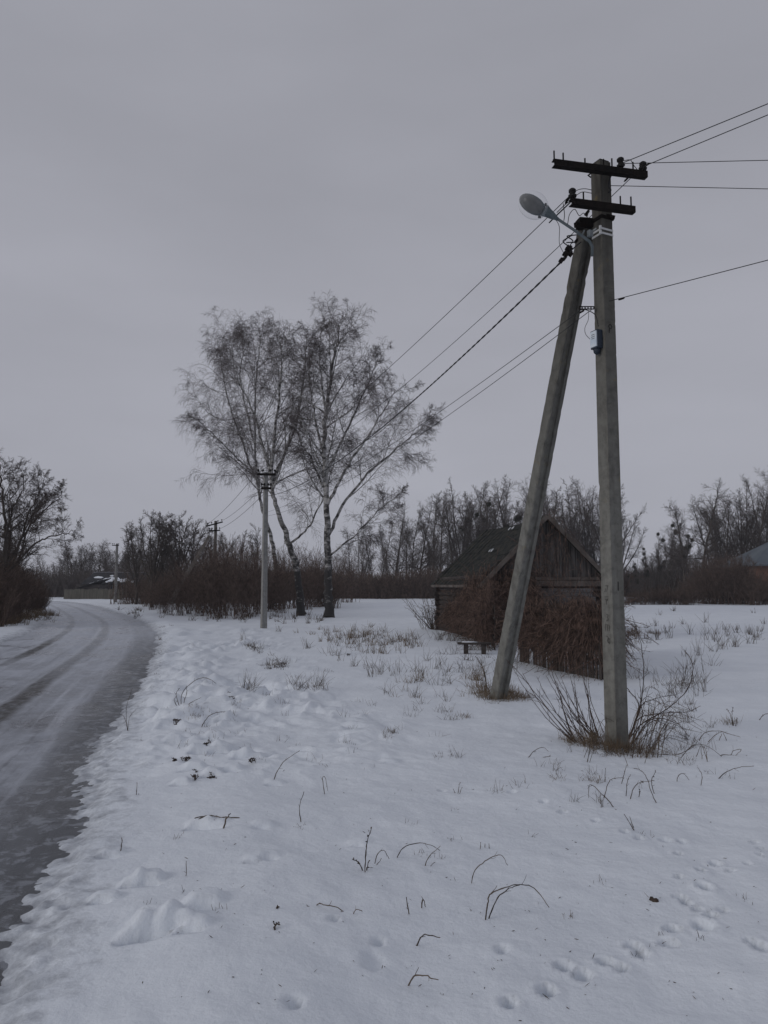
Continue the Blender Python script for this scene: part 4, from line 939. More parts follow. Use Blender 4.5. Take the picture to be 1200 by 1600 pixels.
# ------------------------------------------------------------------ shed
S0 = np.array((3.15, 23.6)); S1 = np.array((6.78, 24.17)); sdv = np.array((-.165, .986)); LN = 6.0
S0 = S0+0; fx = (S1-S0)/np.linalg.norm(S1-S0); Wd = np.linalg.norm(S1-S0)
def SP(a, b_, z): p = S0+fx*a+sdv*b_; return Vector((p[0], p[1], z))
zg = min(H(*S0), H(*S1))-.1; EV, RG = 2.02, 3.82
OS = tuple(SP(Wd/2, LN/2, zg+.1)); shed = empty('wooden_shed', OS, 'old log shed with a steep mossy roof and plank gable, half swallowed by dead vines', 'shed')
def spart(mb, name, m, parent=shed, smooth=False): return mb.obj(name, m, parent, OS, smooth)
rd = random.Random(8)
def log_wall(p0, p1, z0, z1, name, over=.22):
    mb = MB(); n = int((z1-z0)/.17); h = (z1-z0)/n; p0 = Vector(p0); p1 = Vector(p1); d = (p1-p0).normalized()
    for k in range(n):
        o0 = over+rd.uniform(-.07, .05); o1 = over+rd.uniform(-.07, .05); z = z0+h*(k+.5)
        a = p0-d*o0; b_ = p1+d*o1; pts = [(a+(b_-a)*t) for t in (0, .25, .5, .75, 1)]
        mb.tube([(p.x+rd.uniform(-.01, .01), p.y+rd.uniform(-.01, .01), z+rd.uniform(-.01, .01)) for p in pts], [h*.53*rd.uniform(.93, 1.04) for _ in pts], 9)
    return spart(mb, name, m_logs, smooth=False)
log_wall(SP(0, 0, 0), SP(Wd, 0, 0), zg, EV-.35, 'front_wall'); log_wall(SP(0, 0, 0), SP(0, LN, 0), zg+.085, EV, 'side_wall'); log_wall(SP(Wd, 0, 0), SP(Wd, LN, 0), zg+.085, EV, 'side_wall'); log_wall(SP(0, LN, 0), SP(Wd, LN, 0), zg, EV, 'rear_wall')
# pale plank band over front wall, tie beam
mb = MB()
for k in range(4): mb.beam(SP(.15+rd.uniform(0, .1), -.13, EV-.46-.13*k), SP(Wd-.55*rd.random()-.05, -.13, EV-.46-.13*k), .03, .122)
spart(mb, 'wall_boarding', m_plank2)
mb = MB(); mb.beam(SP(-.28, -.14, EV-.1), SP(Wd+.28, -.14, EV-.1), .10, .09); mb.beam(SP(-.2, -.10, EV-.25), SP(Wd+.2, -.10, EV-.25), .16, .18); spart(mb, 'tie_beam', m_rake)
# gable planks
for gy_, nm in ((-.10, 'gable'), (LN+.05, 'gable')):
    mb = MB(); x = -.1; 
    while x < Wd+.1:
        w_ = rd.uniform(.13, .19); xm = x+w_/2; hh = (RG-EV-.02)*(1-abs(xm-Wd/2)/(Wd/2+.22))
        if hh > .08:
            dy_ = rd.choice((0, .012)); xa, xb = x+.004, x+w_-.004
            ha = max(.02, (RG-EV-.02)*(1-abs(xa-Wd/2)/(Wd/2+.22))); hb = max(.02, (RG-EV-.02)*(1-abs(xb-Wd/2)/(Wd/2+.22)))
            vs = [SP(xa, gy_+dy_, EV-.07), SP(xb, gy_+dy_, EV-.07), SP(xb, gy_+dy_+.025, EV-.07), SP(xa, gy_+dy_+.025, EV-.07), SP(xa, gy_+dy_, EV-.05+ha), SP(xb, gy_+dy_, EV-.05+hb), SP(xb, gy_+dy_+.025, EV-.05+hb), SP(xa, gy_+dy_+.025, EV-.05+ha)]
            mb.poly(vs, [(0, 3, 2, 1), (4, 5, 6, 7), (0, 1, 5, 4), (1, 2, 6, 5), (2, 3, 7, 6), (3, 0, 4, 7)])
        x += w_
    spart(mb, nm, m_plank)
# roof slopes in overlapping courses
ov = .30
for sgn in (-1, 1):
    mb = MB(); nC = 9
    e0 = Vector((0, 0, 0))
    for k in range(nC):
        f0, f1 = k/nC, (k+1)/nC+.02
        def rp(f, y): # f 0 at eave,1 ridge
            xe = -ov if sgn < 0 else Wd+ov; ze = EV-.02-ov*(RG-EV)/(Wd/2)*.9; return SP(xe+(Wd/2-xe)*min(f, 1), y, ze+(RG+.04-ze)*min(f, 1))
        y0 = -.38; ns = 14
        for j in range(ns):
            ya = y0+(LN+.38+.3)*j/ns; yb = y0+(LN+.38+.3)*(j+1)/ns-.008; lift = .035+rd.uniform(0, .006); s_ = .0+.004*rd.random()
            sagz = -.09*math.sin(math.pi*(j+.5)/ns)-.015*rd.random()
            vs = [rp(f0, ya)+Vector((0, 0, lift+sagz)), rp(f0, yb)+Vector((0, 0, lift+sagz)), rp(f1, yb)+Vector((0, 0, .02+s_+sagz)), rp(f1, ya)+Vector((0, 0, .02+s_+sagz))]
            vs += [p-Vector((0, 0, .03)) for p in vs]
            mb.poly(vs, [(0, 1, 2, 3), (7, 6, 5, 4), (0, 4, 5, 1), (1, 5, 6, 2), (2, 6, 7, 3), (3, 7, 4, 0)])
    rf = spart(mb, 'roof_slope', m_roof)
    if sgn < 0:
        for f, y_, l_ in ((.86, 2.0, .28), (.86, 2.35, .1), (.50, 1.9, .2), (.5, 2.15, .1)):
            mb = MB(); c = rp(f, y_)+Vector((0, 0, .068)); rgx = [c+Vector((math.cos(a_)*.05*rd.uniform(.6, 1.2), math.sin(a_)*l_*.5*rd.uniform(.6, 1.2), math.cos(a_)*.045)) for a_ in [k*.7854 for k in range(8)]]
            mb.loft([rgx, [p+Vector((0, 0, .025))*1 for p in rgx]]); mb.obj('snow_patch', m_snowp, rf, OS)
    # rake board + eave board
    mb = MB(); mb.beam(rp(0, -.40)+Vector((0, 0, -.03)), rp(1, -.40)+Vector((0, 0, -.03)), .03, .13); spart(mb, 'rake_board', m_rake)
    mb = MB(); mb.beam(rp(0, -.4)+Vector((0, 0, -.05)), rp(0, LN+.25)+Vector((0, 0, -.05)), .05, .09); spart(mb, 'eave_board', m_rake)

# vines -------------------------------------------------------------
def strands(name, label, segs, n, zt0, zt1, depth, seed, m_=m_vine, r=.006, hang=.75, zb=.0, tangle=.1, cat='vine'):
    """dead vines hanging over the polyline segs [(x,y)...] (world)"""
    rg = np.random.default_rng(seed); S = np.array(segs, float); L = np.linalg.norm(np.diff(S, axis=0), axis=1); cu = np.concatenate([[0], np.cumsum(L)])
    t = rg.uniform(0, cu[-1], n); x = np.interp(t, cu, S[:, 0]); y = np.interp(t, cu, S[:, 1])
    i = np.clip(np.searchsorted(cu, t)-1, 0, len(L)-1); nd = norm(np.diff(S, axis=0))[i]; nrm = np.stack([nd[:, 1], -nd[:, 0]], -1)
    off = np.abs(rg.normal(0, depth*.5, n)); x += nrm[:, 0]*off; y += nrm[:, 1]*off
    top = np.interp(t, np.linspace(0, cu[-1], len(zt0)), zt0)*rg.uniform(.72, 1.04, n)
    gz = height(x, y, False)
    M = 9; down = rg.random(n) < hang
    d = np.stack([rg.normal(0, .28, n), rg.normal(0, .28, n), np.where(down, -1., rg.normal(0, .5, n))], -1); d = norm(d)
    ln = np.where(down, (top-gz)*rg.uniform(.4, 1.0, n), rg.uniform(.4, 1.1, n))
    start = np.stack([x, y, np.where(down, top, gz+(top-gz)*rg.uniform(.15, 1.12, n))], -1)
    P = walk(start, d, ln, M, np.where(True, -.02, 0).item(), tangle*1.6, rg)
    P[:, :, 2] = np.maximum(P[:, :, 2], gz[:, None]-.02)
    ac = Acc(); Rr = (r*rg.uniform(.5, 1.4, n))[:, None]*np.linspace(1, .6, M)[None]; ac.tubes(P, Rr, 3)
    a, b_ = kids(P, Rr, 3, .1, 1, 55, .3, 5, -.06, .25, .7, rg, tip=.5, rmin=r*.4); ac.tubes(a, b_, 3)
    O = (S[0, 0], S[0, 1], float(gz[0])); o = link(name, ac.mesh(name, m_, off=O), None, O); return tag(o, label, cat)
def xy(v_): return (v_[0], v_[1])
strands('climbing_vines', 'dead brown vines draping the left front corner of the shed', [xy(SP(1.4, -.35, 0)), xy(SP(-.3, -.1, 0)), xy(SP(-.25, LN*.6, 0))][::-1], 1500, [.9, 1.3, 1.7, 2.3, 1.9], None, .22, 401, r=.007)
strands('climbing_vines', 'dead vines creeping up the near slope edge and peak of the shed gable', [xy(SP(Wd*.18, -.44, 0)), xy(SP(Wd*.5, -.46, 0)), xy(SP(Wd*.66, -.44, 0))], 260, [2.5, 3.3, 3.95, 3.5], None, .06, 402, r=.006, hang=.2, tangle=.12)
# ------------------------------------------------------------------ picket fence with vines
FA = G(944, 1062)[:2]; FB = G(812, 1036)[:2]; FE = np.array((5.7, 19.6)); FC = np.array((2.9, 20.2)); FD = np.array((3.15, 22.8))
def picket_fence(p0, p1, ht, label, posts=True):
    p0 = np.array(p0); p1 = np.array(p1); L = np.linalg.norm(p1-p0); d = (p1-p0)/L; O = (float(p0[0]), float(p0[1]), H(p0[0], p0[1]))
    r = empty('picket_fence', O, label, 'fence'); mb = MB(); ang = math.atan2(d[1], d[0]); n = int(L/.115)
    for k in range(n):
        if rd.random() < .08: continue
        c = p0+d*(k+.5)*.115; z = H(*c); h = ht*rd.uniform(.9, 1.03)
        mb.box((c[0], c[1], z+h/2-.05), (rd.uniform(.06, .085), .02, h+.1), M=Matrix.Rotation(ang, 3, 'Z') @ Matrix.Rotation(R_(rd.uniform(-2.5, 2.5)), 3, 'Y'))
    mb.obj('pickets', m_pick, r, O)
    nrm = np.array((d[1], -d[0]))*-.03
    for zz in (.35, ht-.3):
        mb = MB(); mb.beam((*(p0+nrm), H(*p0)+zz), (*(p1+nrm), H(*p1)+zz), .035, .06); mb.obj('rail', m_pick, r, O)
    for k in range(int(L/1.6)+1 if posts else 0):
        c = p0+d*min(L, k*1.6)+nrm*2.2; mb = MB(); mb.box((c[0], c[1], H(*c)+ht/2-.1), (.09, .09, ht+.2), ang); mb.obj('post', m_pick, r, O)
    return r
picket_fence(FB, FA, 1.38, 'picket fence buried in dead vines right behind the big concrete pole')
picket_fence(FA+np.array((.12, .15)), FE, 1.3, 'short return of the picket fence running back behind the big concrete pole')
picket_fence(FC, FD, 1.15, 'rear stretch of picket fence near the shed corner behind the bench', False)
def perp(a, b_, k): d = norm(np.array(b_)-np.array(a)); n = np.array((d[1], -d[0]))*k; return (tuple(np.array(a)+n), tuple(np.array(b_)+n))
strands('hanging_vines', 'thick curtain of dead red-brown vines over the picket fence in front of the shed', list(perp(FB, FA, -.06)), 1900, [1.36, 1.46, 1.36, 1.30, 1.48, 1.40], None, .24, 403, r=.0052, hang=.62)
strands('hanging_vines', 'dead vines along the back of the fence return behind the big pole', [tuple(FA), tuple(FE)], 700, [1.35, 1.2, .8], None, .15, 404, r=.0055)
strands('hanging_vines', 'tangle of dead vines between the bench and the shed corner', [(2.75, 20.2), (2.95, 21.6), (3.3, 22.9)][::-1], 1100, [1.9, 1.5, 1.2], None, .35, 405, r=.006, hang=.5)
# ------------------------------------------------------------------ bench
bc = G(742, 1022); BO = (float(bc[0]), float(bc[1]), H(bc[0], bc[1])); bench = empty('bench', BO, 'low dark wooden bench dusted with snow in front of the vine-covered shed', 'bench')
ba = R_(-4); bu = Vector((math.cos(ba), math.sin(ba), 0)); bz = A(742, 1004, bc[1])[2]
mb = MB(); mb.beam(Vector((BO[0], BO[1], bz-.02))-bu*.42, Vector((BO[0], BO[1], bz-.02))+bu*.40, .28, .045); mb.obj('seat', m_logs, bench, BO)
for k in (-.22, .22):
    mb = MB(); c = Vector(BO)+bu*k; mb.box((c.x, c.y, (bz-.045+BO[2]-.1)/2), (.11, .22, bz-.045-BO[2]+.1), ba); mb.obj('leg', m_logs, bench, BO)
mb = MB(); rgx = [Vector((BO[0], BO[1], bz+.004))+bu*(math.cos(a_)*.2*rd.uniform(.7, 1.2)-.12)+Vector((0, math.sin(a_)*.09*rd.uniform(.7, 1.2), 0)) for a_ in [k*.628 for k in range(10)]]
mb.loft([rgx, [p+Vector((0, 0, .02)) for p in rgx]]); mb.obj('snow_cap', m_snowp, bench, BO, True)

# ------------------------------------------------------------------ houses
HY = 103.0
def hp(px, py, dy=0): return Vector(A(px, py, HY+dy))
HO = (float(A(165, 930, HY)[0]), HY, H(A(165, 930, HY)[0], HY)); house = empty('old_house', HO, 'old dark house with snow patches on its roof at the end of the lane', 'house')
xl, xr = A(128, 915, HY)[0], A(222, 915, HY)[0]; zr = A(150, 894, HY)[2]; ze = A(150, 911, HY)[2]
def hobj(mb, n, m, p=house): return mb.obj(n, m, p, HO)
mb = MB(); mb.box(((xl+xr)/2, HY+2.5, ze/2-.1), (xr-xl-.6, 5, ze+.2)); hobj(mb, 'wall', m_hwall)
mb = MB(); mb.poly([(xl, HY-.4, ze-.1), (xr, HY-.4, ze-.1), (xr-.2, HY+2.5, zr), (xl+.6, HY+2.5, zr), (xl, HY+5.4, ze-.1), (xr, HY+5.4, ze-.1), (xl, HY-.4, ze-.22), (xr, HY-.4, ze-.22), (xl, HY+5.4, ze-.22), (xr, HY+5.4, ze-.22)],
                   [(0, 1, 2, 3), (3, 2, 5, 4), (0, 3, 4), (1, 5, 2), (6, 7, 1, 0), (8, 4, 5, 9), (6, 0, 4, 8), (7, 9, 5, 1), (6, 8, 9, 7)]); rf = hobj(mb, 'roof', m_hroof)
mb = MB(); mb.beam((xl+.6, HY+2.45, zr+.03), (xr-.2, HY+2.45, zr+.03), .2, .06); hobj(mb, 'ridge_cap', m_hwhite, rf)
rdx = random.Random(3)
def roof_patch(pxa, pxb, pya, pyb):
    mb = MB(); n = 10; P = []
    def on(px, py):
        x = A(px, py, HY)[0]; f = (911-py)/17.0; return Vector((x, HY-.4+2.9*f, ze-.1+(zr-ze+.1)*f+.05))
    cx_, cy_ = (pxa+pxb)/2, (pya+pyb)/2
    P = [on(cx_+(pxb-pxa)/2*math.cos(k*.628)*rdx.uniform(.7, 1.2), cy_+(pyb-pya)/2*math.sin(k*.628)*rdx.uniform(.6, 1.2)) for k in range(n)]
    mb.loft([P, [p+Vector((0, 0, .06)) for p in P]]); hobj(mb, 'snow_patch', m_snowp, rf)
for a in [(160, 178, 902, 910), (178, 186, 903, 909), (186, 200, 904, 910), (203, 216, 906, 910), (142, 156, 901, 904), (166, 172, 899, 901)]: roof_patch(*a)
# front lean-to with its own snowy slope
lean = MB(); ax0, ax1 = A(110, 920, HY-4)[0], A(158, 920, HY-4)[0]
zl0, zl1 = A(130, 923, HY-4)[2], A(148, 904, HY-3)[2]
mb = MB(); mb.poly([(ax0, HY-4.5, zl0), (ax1, HY-4.5, zl0+1.35), (ax1, HY-.5, zl1+.1), (ax0+1.2, HY-.5, zl0+.3), (ax0, HY-4.5, zl0-.1), (ax1, HY-4.5, zl0+1.25), (ax1, HY-.5, zl1), (ax0+1.2, HY-.5, zl0+.2)], [(0, 1, 2, 3), (7, 6, 5, 4), (0, 4, 5, 1), (1, 5, 6, 2), (2, 6, 7, 3), (3, 7, 4, 0)]); lr = hobj(mb, 'porch_roof', m_hroof)
for (x0_, x1_, f0, f1) in ((.12, .42, .1, .5), (.48, .68, .2, .6), (.72, .85, .3, .6)):
    mb = MB(); pts = []
    for k in range(9):
        a_ = k*.698; u_ = (x0_+x1_)/2+(x1_-x0_)/2*math.cos(a_)*rdx.uniform(.8, 1.1); v2 = (f0+f1)/2+(f1-f0)/2*math.sin(a_)*rdx.uniform(.8, 1.1)
        pts.append(Vector((ax0+(ax1-ax0)*u_+1.2*v2*(1-u_), HY-4.5+4*v2, zl0+1.35*u_+v2*((zl1+.1-zl0-1.35)*u_+.3*(1-u_))+.03)))
    mb.loft([pts, [p+Vector((0, 0, .1)) for p in pts]]); hobj(mb, 'snow_patch', m_snowp, lr)
mb = MB(); mb.box(((ax0+ax1)/2+.3, HY-2.4, .9), ((ax1-ax0)*.75, 3.6, 1.9)); hobj(mb, 'porch_wall', m_hwall)
for a, b_ in ((163, 168), (172, 176), (190, 194), (205, 210)):
    mb = MB(); mb.box(((A(a, 920, HY)[0]+A(b_, 920, HY)[0])/2, HY-.02, 1.5), (A(b_, 920, HY)[0]-A(a, 920, HY)[0], .08, .9)); wf = hobj(mb, 'window', m_hwhite)
    mb = MB(); mb.box(((A(a, 920, HY)[0]+A(b_, 920, HY)[0])/2, HY-.06, 1.5), ((A(b_, 920, HY)[0]-A(a, 920, HY)[0])*.7, .04, .65)); hobj(mb, 'pane', m_boxd, wf)
# board fence before it
f0 = np.array(A(100, 938, 97)[:2]); f1 = np.array(A(192, 940, 93)[:2]); O = (float(f0[0]), float(f0[1]), H(*f0)); fr = empty('board_fence', O, 'grey board fence running in front of the old house', 'fence')
mb = MB(); L = np.linalg.norm(f1-f0); d = (f1-f0)/L
for k in range(int(L/.16)):
    c = f0+d*k*.16; h = 1.25*rdx.uniform(.9, 1.05); mb.box((c[0], c[1], H(*c)+h/2-.05), (.15, .03, h+.1), math.atan2(d[1], d[0]))
mb.obj('boards', m_fence, fr, O)
for k in range(0, int(L)+1, 2):
    c = f0+d*k; mb = MB(); mb.box((c[0], c[1]+.1, H(*c)+.6), (.12, .12, 1.4)); mb.obj('post', m_fence, fr, O)
# brick house at the right edge
BY = 80.0; bx0 = A(1177, 900, BY)[0]; bze = A(1180, 882, BY)[2]; BO2 = (float(bx0)+5, BY+4, H(bx0+5, BY+4)); bh = empty('brick_house', BO2, 'orange brick house with a blue-grey hipped roof cut by the right edge', 'house')
mb = MB(); mb.box((bx0+5.6, BY+4, bze/2-.15), (10, 8, bze+.3)); mb.obj('wall', m_brick, bh, BO2)
mb = MB(); q0 = [(bx0-.1, BY-.5, bze), (bx0+11.3, BY-.5, bze), (bx0+11.3, BY+8.5, bze), (bx0-.1, BY+8.5, bze)]; t0_ = [(bx0+4.2, BY+4, bze+2.8), (bx0+7.2, BY+4, bze+2.8)]
mb.poly([*q0, *t0_, *[(x, y, z-.15) for x, y, z in q0]], [(0, 1, 5, 4), (1, 2, 5), (2, 3, 4, 5), (3, 0, 4), (6, 7, 1, 0), (7, 8, 2, 1), (8, 9, 3, 2), (9, 6, 0, 3), (9, 8, 7, 6)]); mb.obj('roof', m_metalroof, bh, BO2)
for k in (2.6, 6.2):
    mb = MB(); mb.box((bx0+k, BY-.02, 1.9), (1.2, .1, 1.3)); wf = mb.obj('window', m_hwhite, bh, BO2); mb = MB(); mb.box((bx0+k, BY-.07, 1.9), (1.0, .05, 1.1)); mb.obj('pane', m_boxd, wf, BO2)

# ------------------------------------------------------------------ plants in the snow
def stem_obj(name, label, cat, lines, r=.003, m=m_weed, twigs=2, seed=1, group=None, jit=.04, tip=.5, leaves=0, under=()):
    """each line: list of photo points, first is the foot; built on an upright plane through the foot"""
    rg = np.random.default_rng(seed); O = Gd(*lines[0][0]); ac = Acc()
    for ln in lines:
        g = Gd(*ln[0]) if ln is not lines[0] else O
        if abs(g[1]-O[1]) > .8: g = O
        P = [g-np.array((0, 0, .03))]; yy = g[1]; s = rg.normal(0, jit)
        for k, (x, y) in enumerate(ln[1:]):
            yy = yy+s*.6+rg.normal(0, jit*.3); p = A(x, y, yy); p[2] = max(p[2], H(p[0], p[1])+r*.4)
            if k+1 in under: p[2] = H(p[0], p[1])-.02
            P.append(p)
        sm = smooth_path(P, 5) if len(P) > 2 else np.linspace(P[0], P[-1], 6)
        sm[1:-1] += rg.normal(0, r*.35, sm[1:-1].shape); rr = .88*r*np.linspace(1, tip, len(sm))*rg.uniform(.8, 1.25, len(sm)); ac.tube(sm, rr, 5)
        if twigs:
            a, b_ = kids(sm[None], rr[None], twigs, .25, .98, 42, .16, 4, .05, .15, .6, rg, tip=.6, rmin=r*.3); ac.tubes(a, b_, 3)
        for _ in range(leaves):
            c = sm[rg.integers(len(sm)//2, len(sm))]; d = norm(rg.normal(0, 1, 3)); ac.tube([c, c+d*.006, c+d*.015], [.001, .0042, .001], 5)
    o = link(name, ac.mesh(name, m, off=O), None, tuple(O)); return tag(o, label, cat, group)
S = lambda label, lines, **k: stem_obj('dry_stem', label, 'dry stem', lines, **k)
S('large arching twig pair with bent tips in the near snow', [[(757, 1438), (762, 1412), (768, 1396), (795, 1385), (812, 1382), (835, 1388), (858, 1418)], [(760, 1436), (775, 1408), (792, 1390), (812, 1383)]], r=.0042, seed=1, twigs=2)
S('medium arching twig just above the large arching pair', [[(735, 1380), (742, 1360), (762, 1343), (782, 1336), (793, 1352)]], r=.0034, seed=2, twigs=2)
S('long low arched twig whose tip reaches a bent stalk', [[(617, 1340), (630, 1325), (655, 1317), (676, 1322), (687, 1334)]], r=.0034, seed=3)
S('bent stalk with a side prong beside the long low arched twig', [[(663, 1352), (669, 1340), (688, 1322)], [(663, 1352), (680, 1347)]], r=.0034, seed=4)
S('tall straight twig rising from a dark cluster in the near snow', [[(570, 1362), (571, 1340), (574, 1315), (581, 1292)], [(569, 1360), (562, 1350), (550, 1342)], [(571, 1360), (576, 1346)]], r=.0042, seed=5, leaves=5)
S('small zigzag twig between the tall straight twig and the low arch', [[(583, 1351), (590, 1334), (600, 1329), (608, 1342)], [(583, 1351), (596, 1341)]], r=.0032, seed=6)
S('short bent twig nearest the bottom edge but one', [[(645, 1477), (660, 1462), (672, 1461), (688, 1465)]], r=.0042, seed=7)
S('short flat arched twig nearest the bottom edge', [[(635, 1537), (646, 1526), (665, 1525), (685, 1531)]], r=.0045, seed=8)
S('thin broken twig lying flat, its middle under the snow', [[(488, 1413), (498, 1412), (508, 1414), (528, 1418), (548, 1420), (556, 1421), (566, 1424)]], r=.0036, seed=9, under=(4,))
S('thin upright twig with a curved tip in the middle of the snow', [[(471, 1284), (468, 1262), (475, 1237)]], r=.004, seed=10)
S('slanting curved twig pointing up right below the field grass', [[(425, 1222), (433, 1205), (446, 1188), (468, 1173)]], r=.0045, seed=11)
S('dark fallen branch lying flat on the snow with an upright prong', [[(288, 1288), (310, 1284), (340, 1288), (374, 1295)], [(292, 1286), (320, 1288), (345, 1291)], [(347, 1294), (354, 1280), (360, 1271)]], r=.0065, seed=12, twigs=2)
S('tiny dark stub left of the fallen branch', [[(187, 1333), (190, 1318), (190, 1309)], [(186, 1332), (190, 1322)]], r=.0045, seed=13)
S('single thin upright straw above the snow mound', [[(291, 1369), (291, 1345)]], r=.003, seed=14)
S('short leaning stick beside a tiny forked one', [[(640, 1427), (635, 1402)]], r=.0042, seed=15)
S('tiny forked stub beside the short leaning stick', [[(657, 1418), (661, 1405), (665, 1417)]], r=.0042, seed=16)
S('small dark tuft of stubs left of the thin broken twig', [[(428, 1455), (431, 1446), (436, 1441)], [(430, 1422), (434, 1414)], [(418, 1440), (428, 1444)]], r=.0055, seed=17, leaves=5)
S('thin forked sapling at the lane edge', [[(200, 1142), (197, 1115), (200, 1095), (207, 1075)], [(200, 1142), (202, 1122), (213, 1108)], [(200, 1142), (196, 1125), (190, 1115)]], r=.0035, seed=18, twigs=2)
S('branching dead sapling bent over the rough snow near the lane', [[(283, 1107), (284, 1085), (296, 1070), (312, 1060), (325, 1060), (338, 1068)], [(283, 1107), (276, 1102), (272, 1094), (275, 1088)], [(283, 1107), (275, 1085), (281, 1075)], [(283, 1107), (298, 1098), (314, 1090)], [(283, 1107), (291, 1085), (292, 1072)]], r=.0055, seed=19, twigs=5)
S('thin bowed twig over a brown tuft left of the middle', [[(314, 1134), (322, 1124), (335, 1114), (352, 1112)]], r=.006, seed=20)
S('arched thin stem behind the branching sapling', [[(340, 1066), (355, 1064), (366, 1068), (371, 1078)]], r=.006, seed=21)
S('pair of crossed leaning sticks at the right', [[(995, 1297), (975, 1272)], [(993, 1294), (984, 1276)]], r=.004, seed=22)
S('narrow hairpin shaped twig in the middle of the snow', [[(508, 1241), (504, 1217), (508, 1215), (512, 1236)]], r=.0034, seed=23)
S('tiny stub left of the fallen branch near the lane', [[(213, 1243), (214, 1222)], [(211, 1243), (217, 1240)]], r=.004, seed=24)
S('small weed spray in the middle of the field of snow', [[(715, 1240), (717, 1228), (720, 1222)], [(714, 1240), (708, 1232)], [(716, 1240), (722, 1230)]], r=.003, seed=25, twigs=4)
S('three tiny stubs standing in a row', [[(750, 1324), (751, 1316)], [(757, 1325), (758, 1318)], [(764, 1326), (764, 1318)]], r=.0034, seed=26)
S('weed with dark seed heads standing alone on the right', [[(1146, 1135), (1142, 1118), (1136, 1108)], [(1147, 1135), (1144, 1118), (1145, 1106)], [(1148, 1135), (1152, 1122)]], r=.005, seed=27, twigs=2, leaves=7)
S('low arch of dry stems on the right below the seed head weed', [[(1090, 1157), (1100, 1146), (1122, 1142), (1140, 1147), (1157, 1152)], [(1103, 1159), (1118, 1148), (1130, 1143)], [(1137, 1157), (1130, 1145)], [(1121, 1157), (1128, 1146)]], r=.0048, seed=28)
S('slanting twig cut by the right edge', [[(1184, 1125), (1192, 1118), (1204, 1113)]], r=.006, seed=29)
S('long low curved twig lying toward the right', [[(1117, 1217), (1135, 1206), (1155, 1199), (1178, 1197)]], r=.0045, seed=30)
S('looped twig with a knotted end on the right', [[(1115, 1180), (1130, 1179), (1142, 1180), (1146, 1173), (1158, 1171), (1150, 1183), (1145, 1187)]], r=.0045, seed=31)
S('umbrella shaped arch of stems right of the pole base', [[(1060, 1185), (1078, 1168), (1095, 1163), (1112, 1170), (1128, 1186)], [(1086, 1182), (1094, 1166)], [(1097, 1186), (1095, 1165)], [(1107, 1190), (1098, 1166)], [(1106, 1190), (1104, 1178), (1100, 1166)]], r=.0045, seed=32)
S('small hoop shaped twig right of the pole base', [[(1056, 1221), (1060, 1212), (1068, 1209), (1073, 1214), (1077, 1223)]], r=.0038, seed=33)
S('crooked upright twig right of the small hoop', [[(1094, 1227), (1097, 1212), (1090, 1199)]], r=.0038, seed=34)
S('long crossing stems below the pole base', [[(1028, 1254), (1018, 1238), (1010, 1215), (1000, 1203), (990, 1200)], [(942, 1247), (950, 1225), (957, 1217), (973, 1215)], [(964, 1262), (945, 1245), (922, 1226), (920, 1247)]], r=.0042, seed=35, twigs=2)
S('arched weed with a leafy foot below the pole base', [[(983, 1248), (990, 1232), (1000, 1223), (1023, 1219)], [(997, 1245), (1000, 1234)], [(1024, 1240), (1018, 1222), (1024, 1206)]], r=.0042, seed=36, twigs=2, leaves=4)
S('forked upright twig below the pole base', [[(940, 1262), (938, 1240)], [(940, 1262), (943, 1248)]], r=.0045, seed=37)
S('leaning thin weed pair below left of the pole base', [[(970, 1225), (975, 1210), (979, 1195)], [(945, 1222), (946, 1200)], [(978, 1244), (980, 1222), (985, 1210)]], r=.0038, seed=38, twigs=3)
S('bare twig arch left of the pole below the willow fan', [[(822, 1183), (835, 1173), (848, 1168), (857, 1174)], [(845, 1215), (852, 1195), (860, 1197), (859, 1215)]], r=.0042, seed=39)
S('dark slanting stick leaning against the brace foot', [[(762, 1076), (757, 1055), (751, 1030)], [(762, 1076), (755, 1045), (742, 1025)]], r=.011, seed=40, twigs=2)
S('thin stick standing on the right side of the field', [[(1100, 1040+12), (1096, 1030), (1083+12, 1012)]], r=.006, seed=41)
for k, (px, py, w_, h_) in enumerate([(398, 1017, 9, 7), (440, 1042, 8, 6), (420, 1046, 4, 3), (290, 1187, 7, 4), (275, 1128, 4, 4), (322, 1177, 6, 4), (357, 1092, 10, 3), (335, 1077, 6, 4), (330, 1218, 7, 3), (305, 1215, 5, 3), (395, 1190, 7, 3), (273, 1190, 3, 4), (545, 1025, 4, 4)]):
    rk = np.random.default_rng(600+k)
    stem_obj('weed_clump', 'small dark clump of dead leafy weeds poking out of the rough snow by the lane', 'weed',
             [[(px+rk.normal(0, w_*.3), py), (px+rk.normal(0, w_*.6), py-h_*rk.uniform(.4, .9)), (px+rk.normal(0, w_*.7), py-h_*rk.uniform(.5, 1.2))] for _ in range(7)], r=.0042, m=m_leaf, twigs=4, seed=600+k, leaves=6, group='dark weed clumps in the rough snow', jit=.05)
# dark pebble-like dropping on snow
mb = MB(); g = Gd(1020, 1407)
for k in range(5): mb.lathe(Vector(g)+Vector((rd.uniform(-.02, .02), rd.uniform(-.02, .02), .004)), (rd.uniform(-1, 1), rd.uniform(-1, 1), .3), [(-.014, .003), (-.006, .010), (.006, .011), (.014, .003)], 7)
o = mb.obj('dirt_clod', m_leaf, None, tuple(g), True); tag(o, 'small dark clod beside the animal tracks', 'clod')

